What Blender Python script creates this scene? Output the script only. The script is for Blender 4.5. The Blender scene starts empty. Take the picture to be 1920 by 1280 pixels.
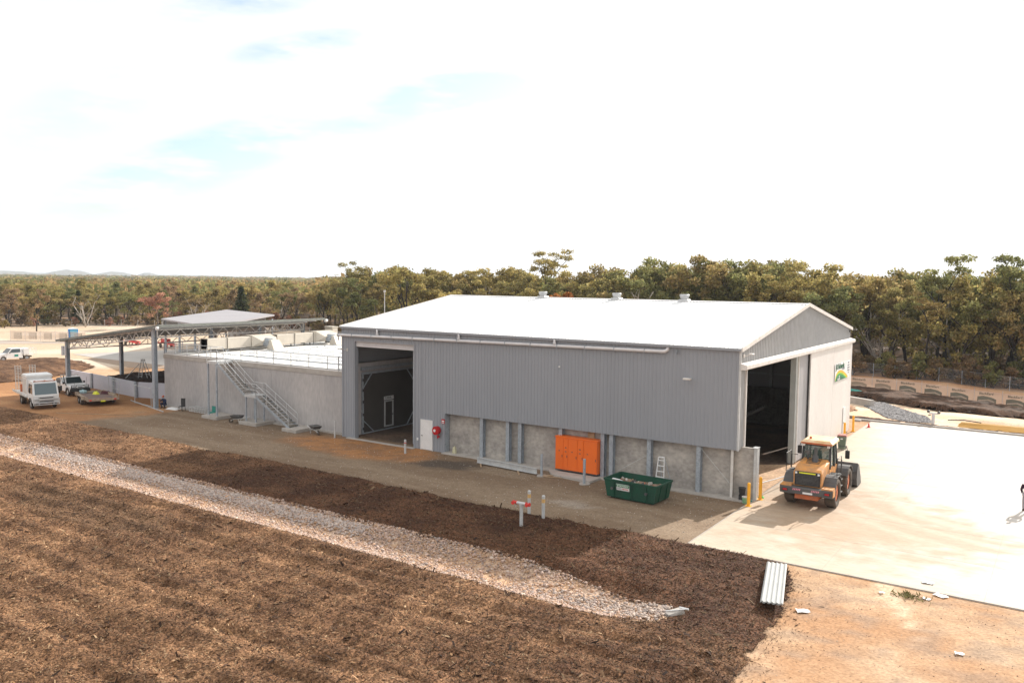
import bpy, math, random, bmesh
import numpy as np
from mathutils import Vector, Matrix, Euler
R_=math.radians
C=bpy.context.scene.collection
scene=bpy.context.scene
# ------------------------------------------------------------ camera
cam=bpy.data.cameras.new('camera'); camo=bpy.data.objects.new('camera',cam); C.objects.link(camo)
cam.sensor_width=36; cam.lens=36*1550/1920; cam.clip_end=20000; cam.clip_start=.5
yaw,pit,rol=-0.59779,-0.0747,0.01024
fw=Vector((math.sin(yaw)*math.cos(pit),math.cos(yaw)*math.cos(pit),math.sin(pit)))
rt=Vector((math.cos(yaw),-math.sin(yaw),0)); up=rt.cross(fw)
r2=rt*math.cos(rol)+up*math.sin(rol); u2=-rt*math.sin(rol)+up*math.cos(rol)
mw=Matrix((r2,u2,-fw)).transposed().to_4x4(); mw.translation=Vector((15.13206,-44.64848,12.14283)); camo.matrix_world=mw
scene.camera=camo
# ------------------------------------------------------------ light
SUN_EL,SUN_AZ=R_(27.2),R_(11)      # azimuth from +Y towards +X
sd=Vector((math.sin(SUN_AZ)*math.cos(SUN_EL),math.cos(SUN_AZ)*math.cos(SUN_EL),math.sin(SUN_EL)))
sl=bpy.data.lights.new('sun','SUN'); sl.energy=4.6; sl.angle=R_(.55); sl.color=(1,.93,.84)
so=bpy.data.objects.new('sun',sl); so.rotation_euler=sd.to_track_quat('Z','Y').to_euler(); C.objects.link(so)
scene.view_settings.view_transform='Standard'; scene.view_settings.look='None'; scene.view_settings.exposure=.85; scene.view_settings.gamma=1
W=bpy.data.worlds.new('World'); scene.world=W; W.use_nodes=True
nt=W.node_tree; nt.nodes.clear()
def wn(t,**k):
    n=nt.nodes.new(t)
    for a,b in k.items(): setattr(n,a,b)
    return n
wl=nt.links.new
def wm(op,a,b=None,c=None):
    n=wn('ShaderNodeMath',operation=op)
    for i,v in enumerate((a,b,c)):
        if v is None: continue
        if isinstance(v,(int,float)): n.inputs[i].default_value=v
        else: wl(v,n.inputs[i])
    return n.outputs[0]
sky=wn('ShaderNodeTexSky',sky_type='NISHITA',sun_disc=False,sun_elevation=SUN_EL,sun_rotation=SUN_AZ,air_density=1.0,dust_density=1.5)
tc=wn('ShaderNodeTexCoord'); D=tc.outputs['Generated']
def dot(vec):
    n=wn('ShaderNodeVectorMath',operation='DOT_PRODUCT'); wl(D,n.inputs[0]); n.inputs[1].default_value=vec; return n.outputs['Value']
mp=wn('ShaderNodeMapping'); mp.inputs['Scale'].default_value=(1,1,4.5); wl(D,mp.inputs['Vector'])
no=wn('ShaderNodeTexNoise'); no.inputs['Scale'].default_value=9; no.inputs['Detail'].default_value=7; no.inputs['Roughness'].default_value=.62; wl(mp.outputs[0],no.inputs['Vector'])
tot=None
def pray(px,py): return (fw+r2*((px-960)/1550)+u2*((640-py)/1550)).normalized()
# clear blue gaps between the clouds, each a direction with a long and a short radius
for (x0,y0,x1,y1,wd,st) in [(100,395,620,222,52,1.0),(690,196,1020,146,34,1.1),(560,250,900,205,22,.5),(430,108,700,66,24,.5),(300,20,620,-20,30,.35),(0,260,300,150,50,.15),(900,215,1080,160,30,.4)]:
    c=pray((x0+x1)/2,(y0+y1)/2); a=pray(x1,y1)-pray(x0,y0); ln=a.length/2; t=a.normalized(); n=c.cross(t).normalized()
    u=wm('DIVIDE',wm('SUBTRACT',dot(t),c.dot(t)),ln); v=wm('DIVIDE',dot(n),wd/1550)
    d=wm('ADD',wm('MULTIPLY',u,u),wm('MULTIPLY',v,v))
    m=wm('MULTIPLY',wm('MAXIMUM',wm('SUBTRACT',1.15,d),0),st)
    m=wm('MULTIPLY',m,wm('GREATER_THAN',dot(c),0))
    tot=m if tot is None else wm('ADD',tot,m)
nz=wm('SUBTRACT',no.outputs['Fac'],.33)
gap=wm('MULTIPLY',wm('MINIMUM',wm('MULTIPLY',tot,1.3),1.0),wm('MULTIPLY',wm('MAXIMUM',nz,0),4.8))
cm=wm('SUBTRACT',1,wm('MINIMUM',wm('MULTIPLY',gap,1.0),.93))
mx=wn('ShaderNodeMixRGB'); wl(cm,mx.inputs[0])
sm=wn('ShaderNodeMixRGB',blend_type='MULTIPLY'); sm.inputs[0].default_value=1; wl(sky.outputs[0],sm.inputs[1]); sm.inputs[2].default_value=(1,1,1,1)
# upper-left of the sky is thinner cloud, a little bluer
th=wm('MULTIPLY',wm('MAXIMUM',wm('SUBTRACT',dot(pray(150,250)),.84),0),4.5)
cc=wn('ShaderNodeMixRGB'); wl(wm('MINIMUM',wm('MULTIPLY',th,wm('ADD',no.outputs['Fac'],.1)),.42),cc.inputs[0]); cc.inputs[1].default_value=(5.6,5.55,5.45,1); cc.inputs[2].default_value=(3.3,3.95,4.4,1)
wl(sm.outputs[0],mx.inputs[1]); wl(cc.outputs[0],mx.inputs[2])
bg=wn('ShaderNodeBackground'); bg.inputs[1].default_value=.12; wl(mx.outputs[0],bg.inputs[0])
wo=wn('ShaderNodeOutputWorld'); wl(bg.outputs[0],wo.inputs[0])

# ------------------------------------------------------------ materials
def lin(c): return tuple(x for x in c)+(1,)
MC={}
def mat(name,col,col2=None,scale=1.5,rough=.75,metal=0,bump=0,bscale=12,fine=.12,fscale=30,stretch=None,detail=5,spec=.4,contrast=1.6,attr=None,em=None):
    if name in MC: return MC[name]
    m=bpy.data.materials.new(name); m.use_nodes=True; MC[name]=m
    t=m.node_tree; b=t.nodes['Principled BSDF']; L=t.links.new
    def N(k,**a):
        n=t.nodes.new(k)
        for x,y in a.items(): setattr(n,x,y)
        return n
    tc=N('ShaderNodeTexCoord'); v=tc.outputs['Object']
    if stretch:
        mp=N('ShaderNodeMapping'); mp.inputs['Scale'].default_value=stretch; L(v,mp.inputs[0]); v=mp.outputs[0]
    n1=N('ShaderNodeTexNoise'); n1.inputs['Scale'].default_value=scale; n1.inputs['Detail'].default_value=detail; L(v,n1.inputs['Vector'])
    mr=N('ShaderNodeMapRange'); mr.inputs[1].default_value=.5-.5/contrast*.6; mr.inputs[2].default_value=.5+.5/contrast*.6; L(n1.outputs['Fac'],mr.inputs[0])
    mix=N('ShaderNodeMixRGB'); L(mr.outputs[0],mix.inputs[0]); mix.inputs[1].default_value=lin(col); mix.inputs[2].default_value=lin(col2 or tuple(x*.8 for x in col))
    out=mix.outputs[0]
    if fine:
        n2=N('ShaderNodeTexNoise'); n2.inputs['Scale'].default_value=fscale; n2.inputs['Detail'].default_value=4; L(v,n2.inputs['Vector'])
        m2=N('ShaderNodeMapRange'); m2.inputs[1].default_value=.3; m2.inputs[2].default_value=.7; m2.inputs[3].default_value=1-fine*1.5; m2.inputs[4].default_value=1+fine*1.5; L(n2.outputs['Fac'],m2.inputs[0])
        mm=N('ShaderNodeVectorMath',operation='MULTIPLY'); L(out,mm.inputs[0]); L(m2.outputs[0],mm.inputs[1]); out=mm.outputs[0]
    if attr:
        at=N('ShaderNodeAttribute'); at.attribute_name=attr; mm=N('ShaderNodeVectorMath',operation='MULTIPLY'); L(out,mm.inputs[0]); L(at.outputs['Color'],mm.inputs[1]); out=mm.outputs[0]
    L(out,b.inputs['Base Color']); b.inputs['Roughness'].default_value=rough; b.inputs['Metallic'].default_value=metal
    b.inputs['Specular IOR Level'].default_value=spec
    if em: b.inputs['Emission Color'].default_value=lin(em); b.inputs['Emission Strength'].default_value=1
    if bump:
        n3=N('ShaderNodeTexNoise'); n3.inputs['Scale'].default_value=bscale; n3.inputs['Detail'].default_value=5; L(v,n3.inputs['Vector'])
        bp=N('ShaderNodeBump'); bp.inputs['Strength'].default_value=1; bp.inputs['Distance'].default_value=bump; L(n3.outputs['Fac'],bp.inputs['Height']); L(bp.outputs[0],b.inputs['Normal'])
    return m
def glass(name,col,rough=.08):
    m=bpy.data.materials.new(name); m.use_nodes=True; b=m.node_tree.nodes['Principled BSDF']
    b.inputs['Base Color'].default_value=lin(col); b.inputs['Roughness'].default_value=rough; b.inputs['Specular IOR Level'].default_value=.8; MC[name]=m
    return m
def seeglass(name,col,alpha):
    m=bpy.data.materials.new(name); m.use_nodes=True; t=m.node_tree; b=t.nodes['Principled BSDF']
    b.inputs['Base Color'].default_value=lin(col); b.inputs['Roughness'].default_value=.1; b.inputs['Alpha'].default_value=alpha; MC[name]=m
    return m
m_clad=mat('grey_cladding',(.282,.298,.33),(.27,.286,.316),scale=.35,rough=.5,fine=.015,fscale=1.2,stretch=(1,1,.3),spec=.4)
m_gable=mat('sunlit_gable_cladding',(.36,.365,.37),(.34,.345,.355),scale=.5,rough=.5,fine=.05,fscale=2)  # cladding lightened in colour for the grazing sun on the gable end
m_roof=mat('roof_sheet',(.72,.73,.74),(.66,.67,.68),scale=.4,rough=.55,fine=.04,stretch=(1,.2,1))
m_trim=mat('pale_trim',(.68,.65,.62),(.56,.53,.50),scale=2,rough=.5,fine=.06)
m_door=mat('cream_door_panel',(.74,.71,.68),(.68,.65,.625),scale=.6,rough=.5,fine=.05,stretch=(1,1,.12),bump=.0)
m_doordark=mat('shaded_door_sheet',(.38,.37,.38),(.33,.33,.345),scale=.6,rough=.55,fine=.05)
m_white=mat('white_paint',(.72,.72,.72),(.66,.66,.66),scale=2,rough=.4,fine=.05)
m_whited=mat('dusty_white_paint',(.62,.61,.59),(.52,.49,.45),scale=1.6,rough=.5,fine=.08)
m_galv=mat('galvanised_steel',(.38,.42,.46),(.30,.33,.37),scale=2.5,rough=.5,metal=.25,fine=.12,fscale=12)
m_galvl=mat('bright_galvanised_steel',(.55,.56,.56),(.45,.46,.47),scale=3,rough=.45,metal=.2,fine=.08)
m_conc=mat('precast_concrete',(.455,.43,.42),(.345,.332,.335),scale=.35,rough=.88,fine=.07,fscale=5,stretch=(1,1,.3),bump=.004,contrast=1.5)
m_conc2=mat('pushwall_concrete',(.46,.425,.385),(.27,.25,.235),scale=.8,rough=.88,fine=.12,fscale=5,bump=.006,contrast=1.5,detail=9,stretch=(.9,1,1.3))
m_conc3=mat('darkened_pushwall',(.12,.11,.10),(.07,.06,.055),scale=.9,rough=.9,fine=.2,fscale=5)  # push wall concrete darkened in colour for the shade inside the shed
m_concl=mat('pale_concrete',(.43,.40,.37),(.34,.31,.28),scale=1.2,rough=.9,fine=.12)
m_slab=mat('white_membrane',(.80,.79,.77),(.68,.67,.64),scale=.5,rough=.6,fine=.04)
m_black=mat('black_plastic',(.022,.022,.024),(.04,.04,.04),scale=4,rough=.6)
m_dark=mat('dark_grey_steel',(.07,.07,.075),(.10,.095,.09),scale=3,rough=.6,fine=.1)
m_rubber=mat('tyre_rubber',(.05,.043,.038),(.12,.095,.075),scale=3,rough=.9,fine=.2)
m_orange=mat('cabinet_orange',(.80,.155,.02),(.74,.14,.02),scale=1,rough=.4,fine=.03)
m_ldor=mat('loader_yellow',(.66,.29,.07),(.38,.21,.10),scale=3.2,rough=.55,fine=.1)
m_ldcr=mat('loader_roof_cream',(.78,.62,.42),(.62,.38,.18),scale=2,rough=.55,fine=.08)
m_rim=mat('rim_orange',(.55,.13,.04),(.34,.12,.06),scale=5,rough=.6)
m_green=mat('skip_green',(.012,.075,.045),(.02,.055,.04),scale=2,rough=.5,fine=.15,spec=.3)
m_red=mat('red_paint',(.45,.015,.02),(.36,.01,.015),scale=4,rough=.35)
m_redh=mat('hydrant_red',(.62,.05,.04),(.5,.03,.03),scale=4,rough=.4)
m_yel=mat('safety_yellow',(.85,.42,.03),(.78,.36,.02),scale=3,rough=.5,fine=.05)
m_hiv=mat('hi_vis_yellow',(.75,.75,.05),(.7,.7,.04),rough=.5)
m_glassd=glass('dark_glass',(.03,.045,.05)); m_glassb=glass('windscreen_glass',(.07,.11,.13),.12)
m_cabglass=seeglass('cab_glass',(.09,.14,.12),.66)
m_wood=mat('raw_timber',(.42,.30,.19),(.30,.2,.12),scale=4,rough=.85)
m_brown=mat('rubbish_soil',(.16,.11,.08),(.30,.22,.16),scale=6,rough=.95,bump=.05,bscale=10)
m_pink=mat('reflector_pink',(.75,.25,.33),(.7,.3,.35),rough=.5)
m_skin=mat('skin',(.42,.23,.15),(.38,.20,.13),rough=.6)
m_navy=mat('navy_cloth',(.02,.03,.07),(.03,.04,.09),rough=.9)
m_blue=mat('toilet_blue',(.015,.20,.55),(.015,.18,.5),rough=.5)
m_teal=mat('teal_plastic',(.03,.25,.2),(.03,.2,.17),rough=.6)
m_pvc=mat('white_pvc_pipe',(.62,.61,.62),(.54,.53,.54),scale=1.5,rough=.35,fine=.04)
m_whitewall=mat('white_wall_panel',(.56,.56,.62),(.5,.5,.56),scale=.5,rough=.6,fine=.04)
m_under=mat('canopy_sheet',(.20,.21,.19),(.15,.155,.145),scale=.4,rough=.6,fine=.08,stretch=(1,4,1))
m_lroof=mat('lilac_grey_roof',(.30,.285,.30),(.27,.255,.27),scale=.2,rough=.5,fine=.03)
m_bin=mat('bin_green',(.10,.14,.10),(.13,.16,.12),scale=4,rough=.6)
m_railg=mat('rail_grey',(.46,.47,.48),(.38,.39,.40),scale=3,rough=.5,fine=.05)
m_rust=mat('rusty_beige_steel',(.42,.35,.27),(.28,.19,.13),scale=3,rough=.7,fine=.15)
m_sheet=mat('dull_sheet',(.40,.41,.405),(.35,.36,.36),scale=1,rough=.45,fine=.04)
m_lid=mat('faded_red_lid',(.30,.10,.08),(.26,.09,.07),rough=.6)
m_beige=mat('duct_beige',(.55,.50,.43),(.47,.43,.37),scale=1,rough=.5,fine=.06)

# ------------------------------------------------------------ mesh helpers
class MB:
    def __init__(s): s.v=[];s.f=[];s.m=[];s.cur=0
    def mi(s,i): s.cur=i; return s
    def add(s,vs,fs):
        o=len(s.v); s.v+= [tuple(x) for x in vs]; s.f+=[tuple(o+i for i in f) for f in fs]; s.m+=[s.cur]*len(fs); return s
    def box(s,x0,x1,y0,y1,z0,z1,M=None,bev=0):
        if bev:
            b=bev; vs=[]
            # chamfered box: octagonal in plan with chamfered top and bottom
            def ring(z,i): return [(x0+b+i,y0+i,z),(x1-b-i,y0+i,z),(x1-i,y0+b+i,z),(x1-i,y1-b-i,z),(x1-b-i,y1-i,z),(x0+b+i,y1-i,z),(x0+i,y1-b-i,z),(x0+i,y0+b+i,z)]
            rs=[ring(z0,b*.7),ring(z0+b,0),ring(z1-b,0),ring(z1,b*.7)]
            for r in rs: vs+=r
            fs=[tuple(range(7,-1,-1))]
            for k in range(3):
                for i in range(8): fs.append((k*8+i,k*8+(i+1)%8,k*8+8+(i+1)%8,k*8+8+i))
            fs.append(tuple(range(24,32)))
        else:
            vs=[(x0,y0,z0),(x1,y0,z0),(x1,y1,z0),(x0,y1,z0),(x0,y0,z1),(x1,y0,z1),(x1,y1,z1),(x0,y1,z1)]
            fs=[(0,3,2,1),(4,5,6,7),(0,1,5,4),(1,2,6,5),(2,3,7,6),(3,0,4,7)]
        if M is not None: vs=[tuple(M@Vector(v)) for v in vs]
        return s.add(vs,fs)
    def bar(s,p0,p1,w,h=None,up=(0,0,1)):
        h=h or w; p0=Vector(p0);p1=Vector(p1); d=(p1-p0).normalized(); u=Vector(up)
        if abs(d.dot(u))>.98: u=Vector((0,1,0))
        a=d.cross(u).normalized(); b=a.cross(d).normalized()
        vs=[]
        for p in (p0,p1):
            for (i,j) in ((-1,-1),(1,-1),(1,1),(-1,1)): vs.append(tuple(p+a*(i*w/2)+b*(j*h/2)))
        return s.add(vs,[(0,3,2,1),(4,5,6,7),(0,1,5,4),(1,2,6,5),(2,3,7,6),(3,0,4,7)][:0]+[(0,1,2,3),(7,6,5,4),(0,4,5,1),(1,5,6,2),(2,6,7,3),(3,7,4,0)])
    def cyl(s,p0,p1,r,n=10,r2=None,cap=True):
        r2=r if r2 is None else r2; p0=Vector(p0);p1=Vector(p1); d=(p1-p0).normalized()
        u=Vector((0,0,1)) if abs(d.z)<.9 else Vector((1,0,0)); a=d.cross(u).normalized(); b=a.cross(d)
        vs=[];
        for p,rr in ((p0,r),(p1,r2)):
            for i in range(n):
                t=2*math.pi*i/n; vs.append(tuple(p+(a*math.cos(t)+b*math.sin(t))*rr))
        fs=[(i,(i+1)%n,n+(i+1)%n,n+i) for i in range(n)]
        if cap: fs+=[tuple(range(n-1,-1,-1)),tuple(range(n,2*n))]
        return s.add(vs,fs)
    def tube(s,pts,r,n=8,radii=None):
        pts=[Vector(p) for p in pts]; k=len(pts); vs=[];fs=[]
        a=None
        for i,p in enumerate(pts):
            d=(pts[min(i+1,k-1)]-pts[max(i-1,0)]).normalized()
            if a is None:
                u=Vector((0,0,1)) if abs(d.z)<.9 else Vector((1,0,0)); a=d.cross(u).normalized()
            else: a=(a-d*a.dot(d)).normalized()
            b=a.cross(d); rr=radii[i] if radii else r
            for j in range(n):
                t=2*math.pi*j/n; vs.append(tuple(p+(a*math.cos(t)+b*math.sin(t))*rr))
        for i in range(k-1):
            for j in range(n): fs.append((i*n+j,i*n+(j+1)%n,(i+1)*n+(j+1)%n,(i+1)*n+j))
        fs+=[tuple(range(n-1,-1,-1)),tuple(range((k-1)*n,k*n))]
        return s.add(vs,fs)
    def prism(s,poly,axis,a,b):
        # poly: list of 2-tuples in the other two axes, extruded on axis from a to b
        n=len(poly)
        def P(q,t): return {'x':(t,q[0],q[1]),'y':(q[0],t,q[1]),'z':(q[0],q[1],t)}[axis]
        vs=[P(q,a) for q in poly]+[P(q,b) for q in poly]
        fs=[tuple(range(n-1,-1,-1)),tuple(range(n,2*n))]+[(i,(i+1)%n,n+(i+1)%n,n+i) for i in range(n)]
        return s.add(vs,fs)
    def quad(s,a,b,c,d): return s.add([a,b,c,d],[(0,1,2,3)])
    def hull(s,pts):
        bm=bmesh.new(); 
        for p in pts: bm.verts.new(p)
        bmesh.ops.convex_hull(bm,input=bm.verts); bm.verts.ensure_lookup_table()
        bm.verts.index_update(); vs=[tuple(v.co) for v in bm.verts]; fs=[tuple(v.index for v in f.verts) for f in bm.faces]; bm.free()
        return s.add(vs,fs)
    def wheel(s,c,r,w,axis='x',n=24,rr=.08):
        # tyre of revolution: rounded shoulders, open centre
        c=Vector(c); prof=[(-w/2*.8,r*.55),(-w/2,r*.75),(-w/2,r*.9),(-w/2*.75,r),(w/2*.75,r),(w/2,r*.9),(w/2,r*.75),(w/2*.8,r*.55)]
        vs=[];k=len(prof)
        for i in range(n):
            t=2*math.pi*i/n
            for (a,q) in prof:
                q2=q*(1+ (.012 if i%2 else -.012)*(q>=r*.95))
                if axis=='x': vs.append((c.x+a,c.y+q2*math.cos(t),c.z+q2*math.sin(t)))
                else: vs.append((c.x+q2*math.cos(t),c.y+a,c.z+q2*math.sin(t)))
        fs=[(i*k+j,((i+1)%n)*k+j,((i+1)%n)*k+j+1,i*k+j+1) for i in range(n) for j in range(k-1)]
        return s.add(vs,fs)
    def build(s,name,mats,parent=None,smooth=False,loc=None,rotz=0,fix=True):
        me=bpy.data.meshes.new(name); me.from_pydata(s.v,[],s.f)
        if not isinstance(mats,(list,tuple)): mats=[mats]
        for m in mats: me.materials.append(m)
        if len(mats)>1: me.polygons.foreach_set('material_index',s.m)
        if fix:
            bm=bmesh.new(); bm.from_mesh(me); bmesh.ops.recalc_face_normals(bm,faces=bm.faces); bm.to_mesh(me); bm.free()
        if smooth: me.polygons.foreach_set('use_smooth',[True]*len(me.polygons))
        me.update()
        o=bpy.data.objects.new(name,me); C.objects.link(o)
        if parent: o.parent=parent
        if loc: o.location=loc
        o.rotation_euler.z=rotz
        return o
def tag(o,label=None,cat=None,group=None,kind=None):
    if label: o['label']=label
    if cat: o['category']=cat
    if group: o['group']=group
    if kind: o['kind']=kind
    return o
def thing(name,label,cat,loc=(0,0,0),rz=0,group=None):
    o=bpy.data.objects.new(name,None); C.objects.link(o); o.empty_display_size=.3; o.location=loc; o.rotation_euler.z=rz
    return tag(o,label,cat,group)
def kids(o): return [c for c in bpy.data.objects if c.parent==o]
def copy_tree(o,parent=None,ch=None):
    c=o.copy(); C.objects.link(c); c.parent=parent
    for k in kids(o): copy_tree(k,c)
    return c
def npmesh(name,V,F,mats,fm=None,smooth=False,colors=None,parent=None):
    """V (n,3) array, F (m,k) array of equal sized faces"""
    me=bpy.data.meshes.new(name); V=np.asarray(V,np.float32); F=np.asarray(F,np.int32); m,k=F.shape
    me.vertices.add(len(V)); me.vertices.foreach_set('co',V.ravel())
    me.loops.add(m*k); me.loops.foreach_set('vertex_index',F.ravel())
    me.polygons.add(m); me.polygons.foreach_set('loop_start',np.arange(0,m*k,k,dtype=np.int32)); me.polygons.foreach_set('loop_total',np.full(m,k,np.int32))
    if not isinstance(mats,(list,tuple)): mats=[mats]
    for q in mats: me.materials.append(q)
    if fm is not None: me.polygons.foreach_set('material_index',np.asarray(fm,np.int32))
    if smooth: me.polygons.foreach_set('use_smooth',np.ones(m,bool))
    me.update(calc_edges=True)
    if colors is not None:
        a=me.color_attributes.new('Col','FLOAT_COLOR','POINT'); cc=np.ones((len(V),4),np.float32); cc[:,:3]=colors; a.data.foreach_set('color',cc.ravel())
    o=bpy.data.objects.new(name,me); C.objects.link(o)
    if parent: o.parent=parent
    return o
def text(name,s,size,m,parent,M,depth=.006,align='CENTER',bold=0):
    cu=bpy.data.curves.new(name,'FONT'); cu.body=s; cu.size=size; cu.extrude=depth; cu.align_x=align; cu.align_y='CENTER'; cu.offset=bold; cu.resolution_u=2
    t=bpy.data.objects.new(name,cu); C.objects.link(t); bpy.context.view_layer.update()
    me=bpy.data.meshes.new_from_object(t.evaluated_get(bpy.context.evaluated_depsgraph_get())); bpy.data.objects.remove(t)
    me.materials.clear(); me.materials.append(m); o=bpy.data.objects.new(name,me); C.objects.link(o); o.parent=parent; o.matrix_basis=M
    return o
def face_M(origin,xdir,zdir):
    """text frame: text x along xdir, text y along zdir"""
    x=Vector(xdir).normalized(); y=Vector(zdir).normalized(); z=x.cross(y)
    M=Matrix((x,y,z)).transposed().to_4x4(); M.translation=Vector(origin); return M
# value noise in numpy
rng=np.random.default_rng(7); _tab=rng.random((256,256))
def vn(x,y):
    xi=np.floor(x).astype(int); yi=np.floor(y).astype(int); fx=x-xi; fy=y-yi; fx=fx*fx*(3-2*fx); fy=fy*fy*(3-2*fy)
    a=_tab[xi%256,yi%256];b=_tab[(xi+1)%256,yi%256];c=_tab[xi%256,(yi+1)%256];d=_tab[(xi+1)%256,(yi+1)%256]
    return (a*(1-fx)+b*fx)*(1-fy)+(c*(1-fx)+d*fx)*fy
def fbm(x,y,o=4,s=1.0):
    r=0;a=.5;t=0
    for i in range(o): r=r+a*vn(x*s+i*17.3,y*s+i*9.1); t+=a; a*=.55; s*=2.1
    return r/t
def sstep(a,b,x): t=np.clip((x-a)/(b-a),0,1); return t*t*(3-2*t)
def inpoly(px,py,poly):
    r=np.zeros(px.shape,bool); n=len(poly)
    for i in range(n):
        x0,y0=poly[i]; x1,y1=poly[(i+1)%n]
        if y0==y1: continue
        c=((y0>py)!=(y1>py))&(px<(x1-x0)*(py-y0)/(y1-y0)+x0); r^=c
    return r
# ============================================================ GROUND
def hgt(x,y):
    x=np.asarray(x,float); y=np.asarray(y,float)
    sw=np.clip(1-((y+16.95)/1.85)**2,0,1)*.32*(1-sstep(1.2,3.2,x))*(x>-90)
    h=-sw
    h=h-.28*sstep(0,1,1-((x-12)/7.5)**2)*sstep(0,.5,1-((y-37.2)/2.6)**2)
    h=h-.075*np.clip(x-1,0,25)*sstep(40,50,y)*(1-sstep(75,95,y))
    far=np.hypot(x-15,y+45)
    h=h+sstep(700,4500,far)*5*np.clip(-x/2000,0,1)
    return h
def gcoords(a,b,step,lim,g=1.16):
    c=list(np.arange(a,b+1e-6,step)); s=step; v=c[-1]
    while v<lim[1]: s*=g; v+=s; c.append(v)
    s=step; v=c[0]; L=[]
    while v>lim[0]: s*=g; v-=s; L.append(v)
    return np.array(L[::-1]+c)
def mixc(a,b,t): return np.asarray(a)*(1-t[...,None])+np.asarray(b)*t[...,None]
gx=np.clip(gcoords(-95,22,.42,(-7000,800)),-7000,800); gy=np.clip(gcoords(-45,62,.42,(-260,5500)),-260,5500)
X,Y=np.meshgrid(gx,gy,indexing='ij'); Z=hgt(X,Y)+.03*(fbm(X,Y,3,.8)-.5)*(np.hypot(X,Y)<150)*((X<.8)|(Y<-9.4)|(Y>33))
n=fbm(X,Y,5,.35); n2=fbm(X+50,Y+9,4,1.4); n3=fbm(X-31,Y+77,4,.12)
ORA=(.40,.228,.122); PAL=(.51,.355,.23); LOR=(.33,.165,.075); CRE=(.60,.47,.35); GRV=(.195,.136,.090); LIT=(.10,.078,.06)
col=mixc(ORA,PAL,sstep(.35,.68,n))
tr=sstep(.35,.8,fbm(X*.35+Y*.1,Y*2.2-X*.6,3,.7))          # wheel tracks pressed in the dirt
col=mixc(col,(.30,.20,.13),.6*tr*(X>2)*(Y<-8)*sstep(.35,.65,n2))
col=mixc(col,(.27,.20,.15),.55*sstep(.52,.66,fbm(X*1.3+4,Y*2.2,5,.8))*(X>2)*(Y<-8)*(X<40))
col=mixc(col,(.66,.50,.36),.7*sstep(.55,.75,fbm(X*2.0+Y*.8,Y*.25,3,.45))*(X>4)*(Y<-8))
left=sstep(-44,-55,X+2*n)*sstep(12,4,Y)
col=mixc(col,mixc(LOR,(.42,.225,.105),sstep(.4,.65,n)),left)
yard=sstep(-84,-92,X+3*n)*sstep(8,16,Y-.0*X)
col=mixc(col,mixc((.50,.39,.28),(.60,.50,.40),sstep(.4,.62,n3)),yard)
g=sstep(-52.6,-50.4,X-.25*Y+1.6*(n-.5)*4)*(X<1.2)*sstep(-11.5,-9.8,Y)*(Y<1.5)
col=mixc(col,mixc(GRV,(.245,.182,.126),sstep(.35,.65,fbm(X*.35,Y*1.8,5,.6))),g)
op=sstep(.45,.9,1.5-np.hypot((X+26.5)/8.5,(Y+2.4)/3.3)+.6*(n-.5))      # orange soil brought out of the roller door
col=mixc(col,mixc((.37,.18,.075),(.27,.145,.075),sstep(.4,.6,n2)),op*(Y<.2))
oil=sstep(.3,.9,1.35-np.hypot((X+18.6)/3.1,(Y+2.9-.5*(X+18.6)*.5)/1.7)+.8*(n2-.5))
col=mixc(col,(.075,.06,.05),oil*.85)
pale=sstep(.55,.8,1.2-np.hypot((X+7.2)/2.6,(Y+6.3)/1.2)+1.2*(n2-.5)); col=mixc(col,(.34,.30,.26),pale*.55)
gl=sstep(0,1.5,X-.2*n)*0
back=(Y>33)*(X>-35)*(X<80)
col=mixc(col,mixc((.62,.44,.30),(.66,.52,.38),sstep(.4,.6,n)),back*1.0)
col=mixc(col,mixc((.50,.28,.16),(.58,.36,.22),sstep(.4,.6,n)),(Y>56)*(Y<75)*(X>-60)*1.0)
# leaf litter under the bush, starting along the tree line
TL=[(-400,-60),(-192,45),(-183,66),(-158,80),(-125,82),(-105,76),(-60,72),(-30,73),(0,76),(40,75),(300,90)]
tly=np.interp(X,[p[0] for p in TL],[p[1] for p in TL])
col=mixc(col,mixc((.15,.115,.09),(.30,.19,.12),sstep(.45,.7,n2)),sstep(-1,5,Y-tly+4*(n-.5)))
ch=sstep(-18.9,-18.2,Y)*sstep(-14.9,-15.5,Y)*(X<3.3)*(X>-75)
col=mixc(col,mixc((.56,.37,.235),(.60,.45,.34),sstep(.4,.6,n2)),ch)
NX,NY=X.shape; idx=np.arange(NX*NY).reshape(NX,NY)
F=np.stack([idx[:-1,:-1],idx[1:,:-1],idx[1:,1:],idx[:-1,1:]],-1).reshape(-1,4)
m_ground=mat('bare_soil',(1,1,1),(.82,.80,.78),scale=2.2,rough=.95,fine=.16,fscale=9,bump=.03,bscale=3,attr='Col',detail=9,spec=.2)
gr=npmesh('ground',np.stack([X,Y,Z],-1).reshape(-1,3),F,m_ground,smooth=True,colors=col.reshape(-1,3)); tag(gr,kind='structure')

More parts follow.
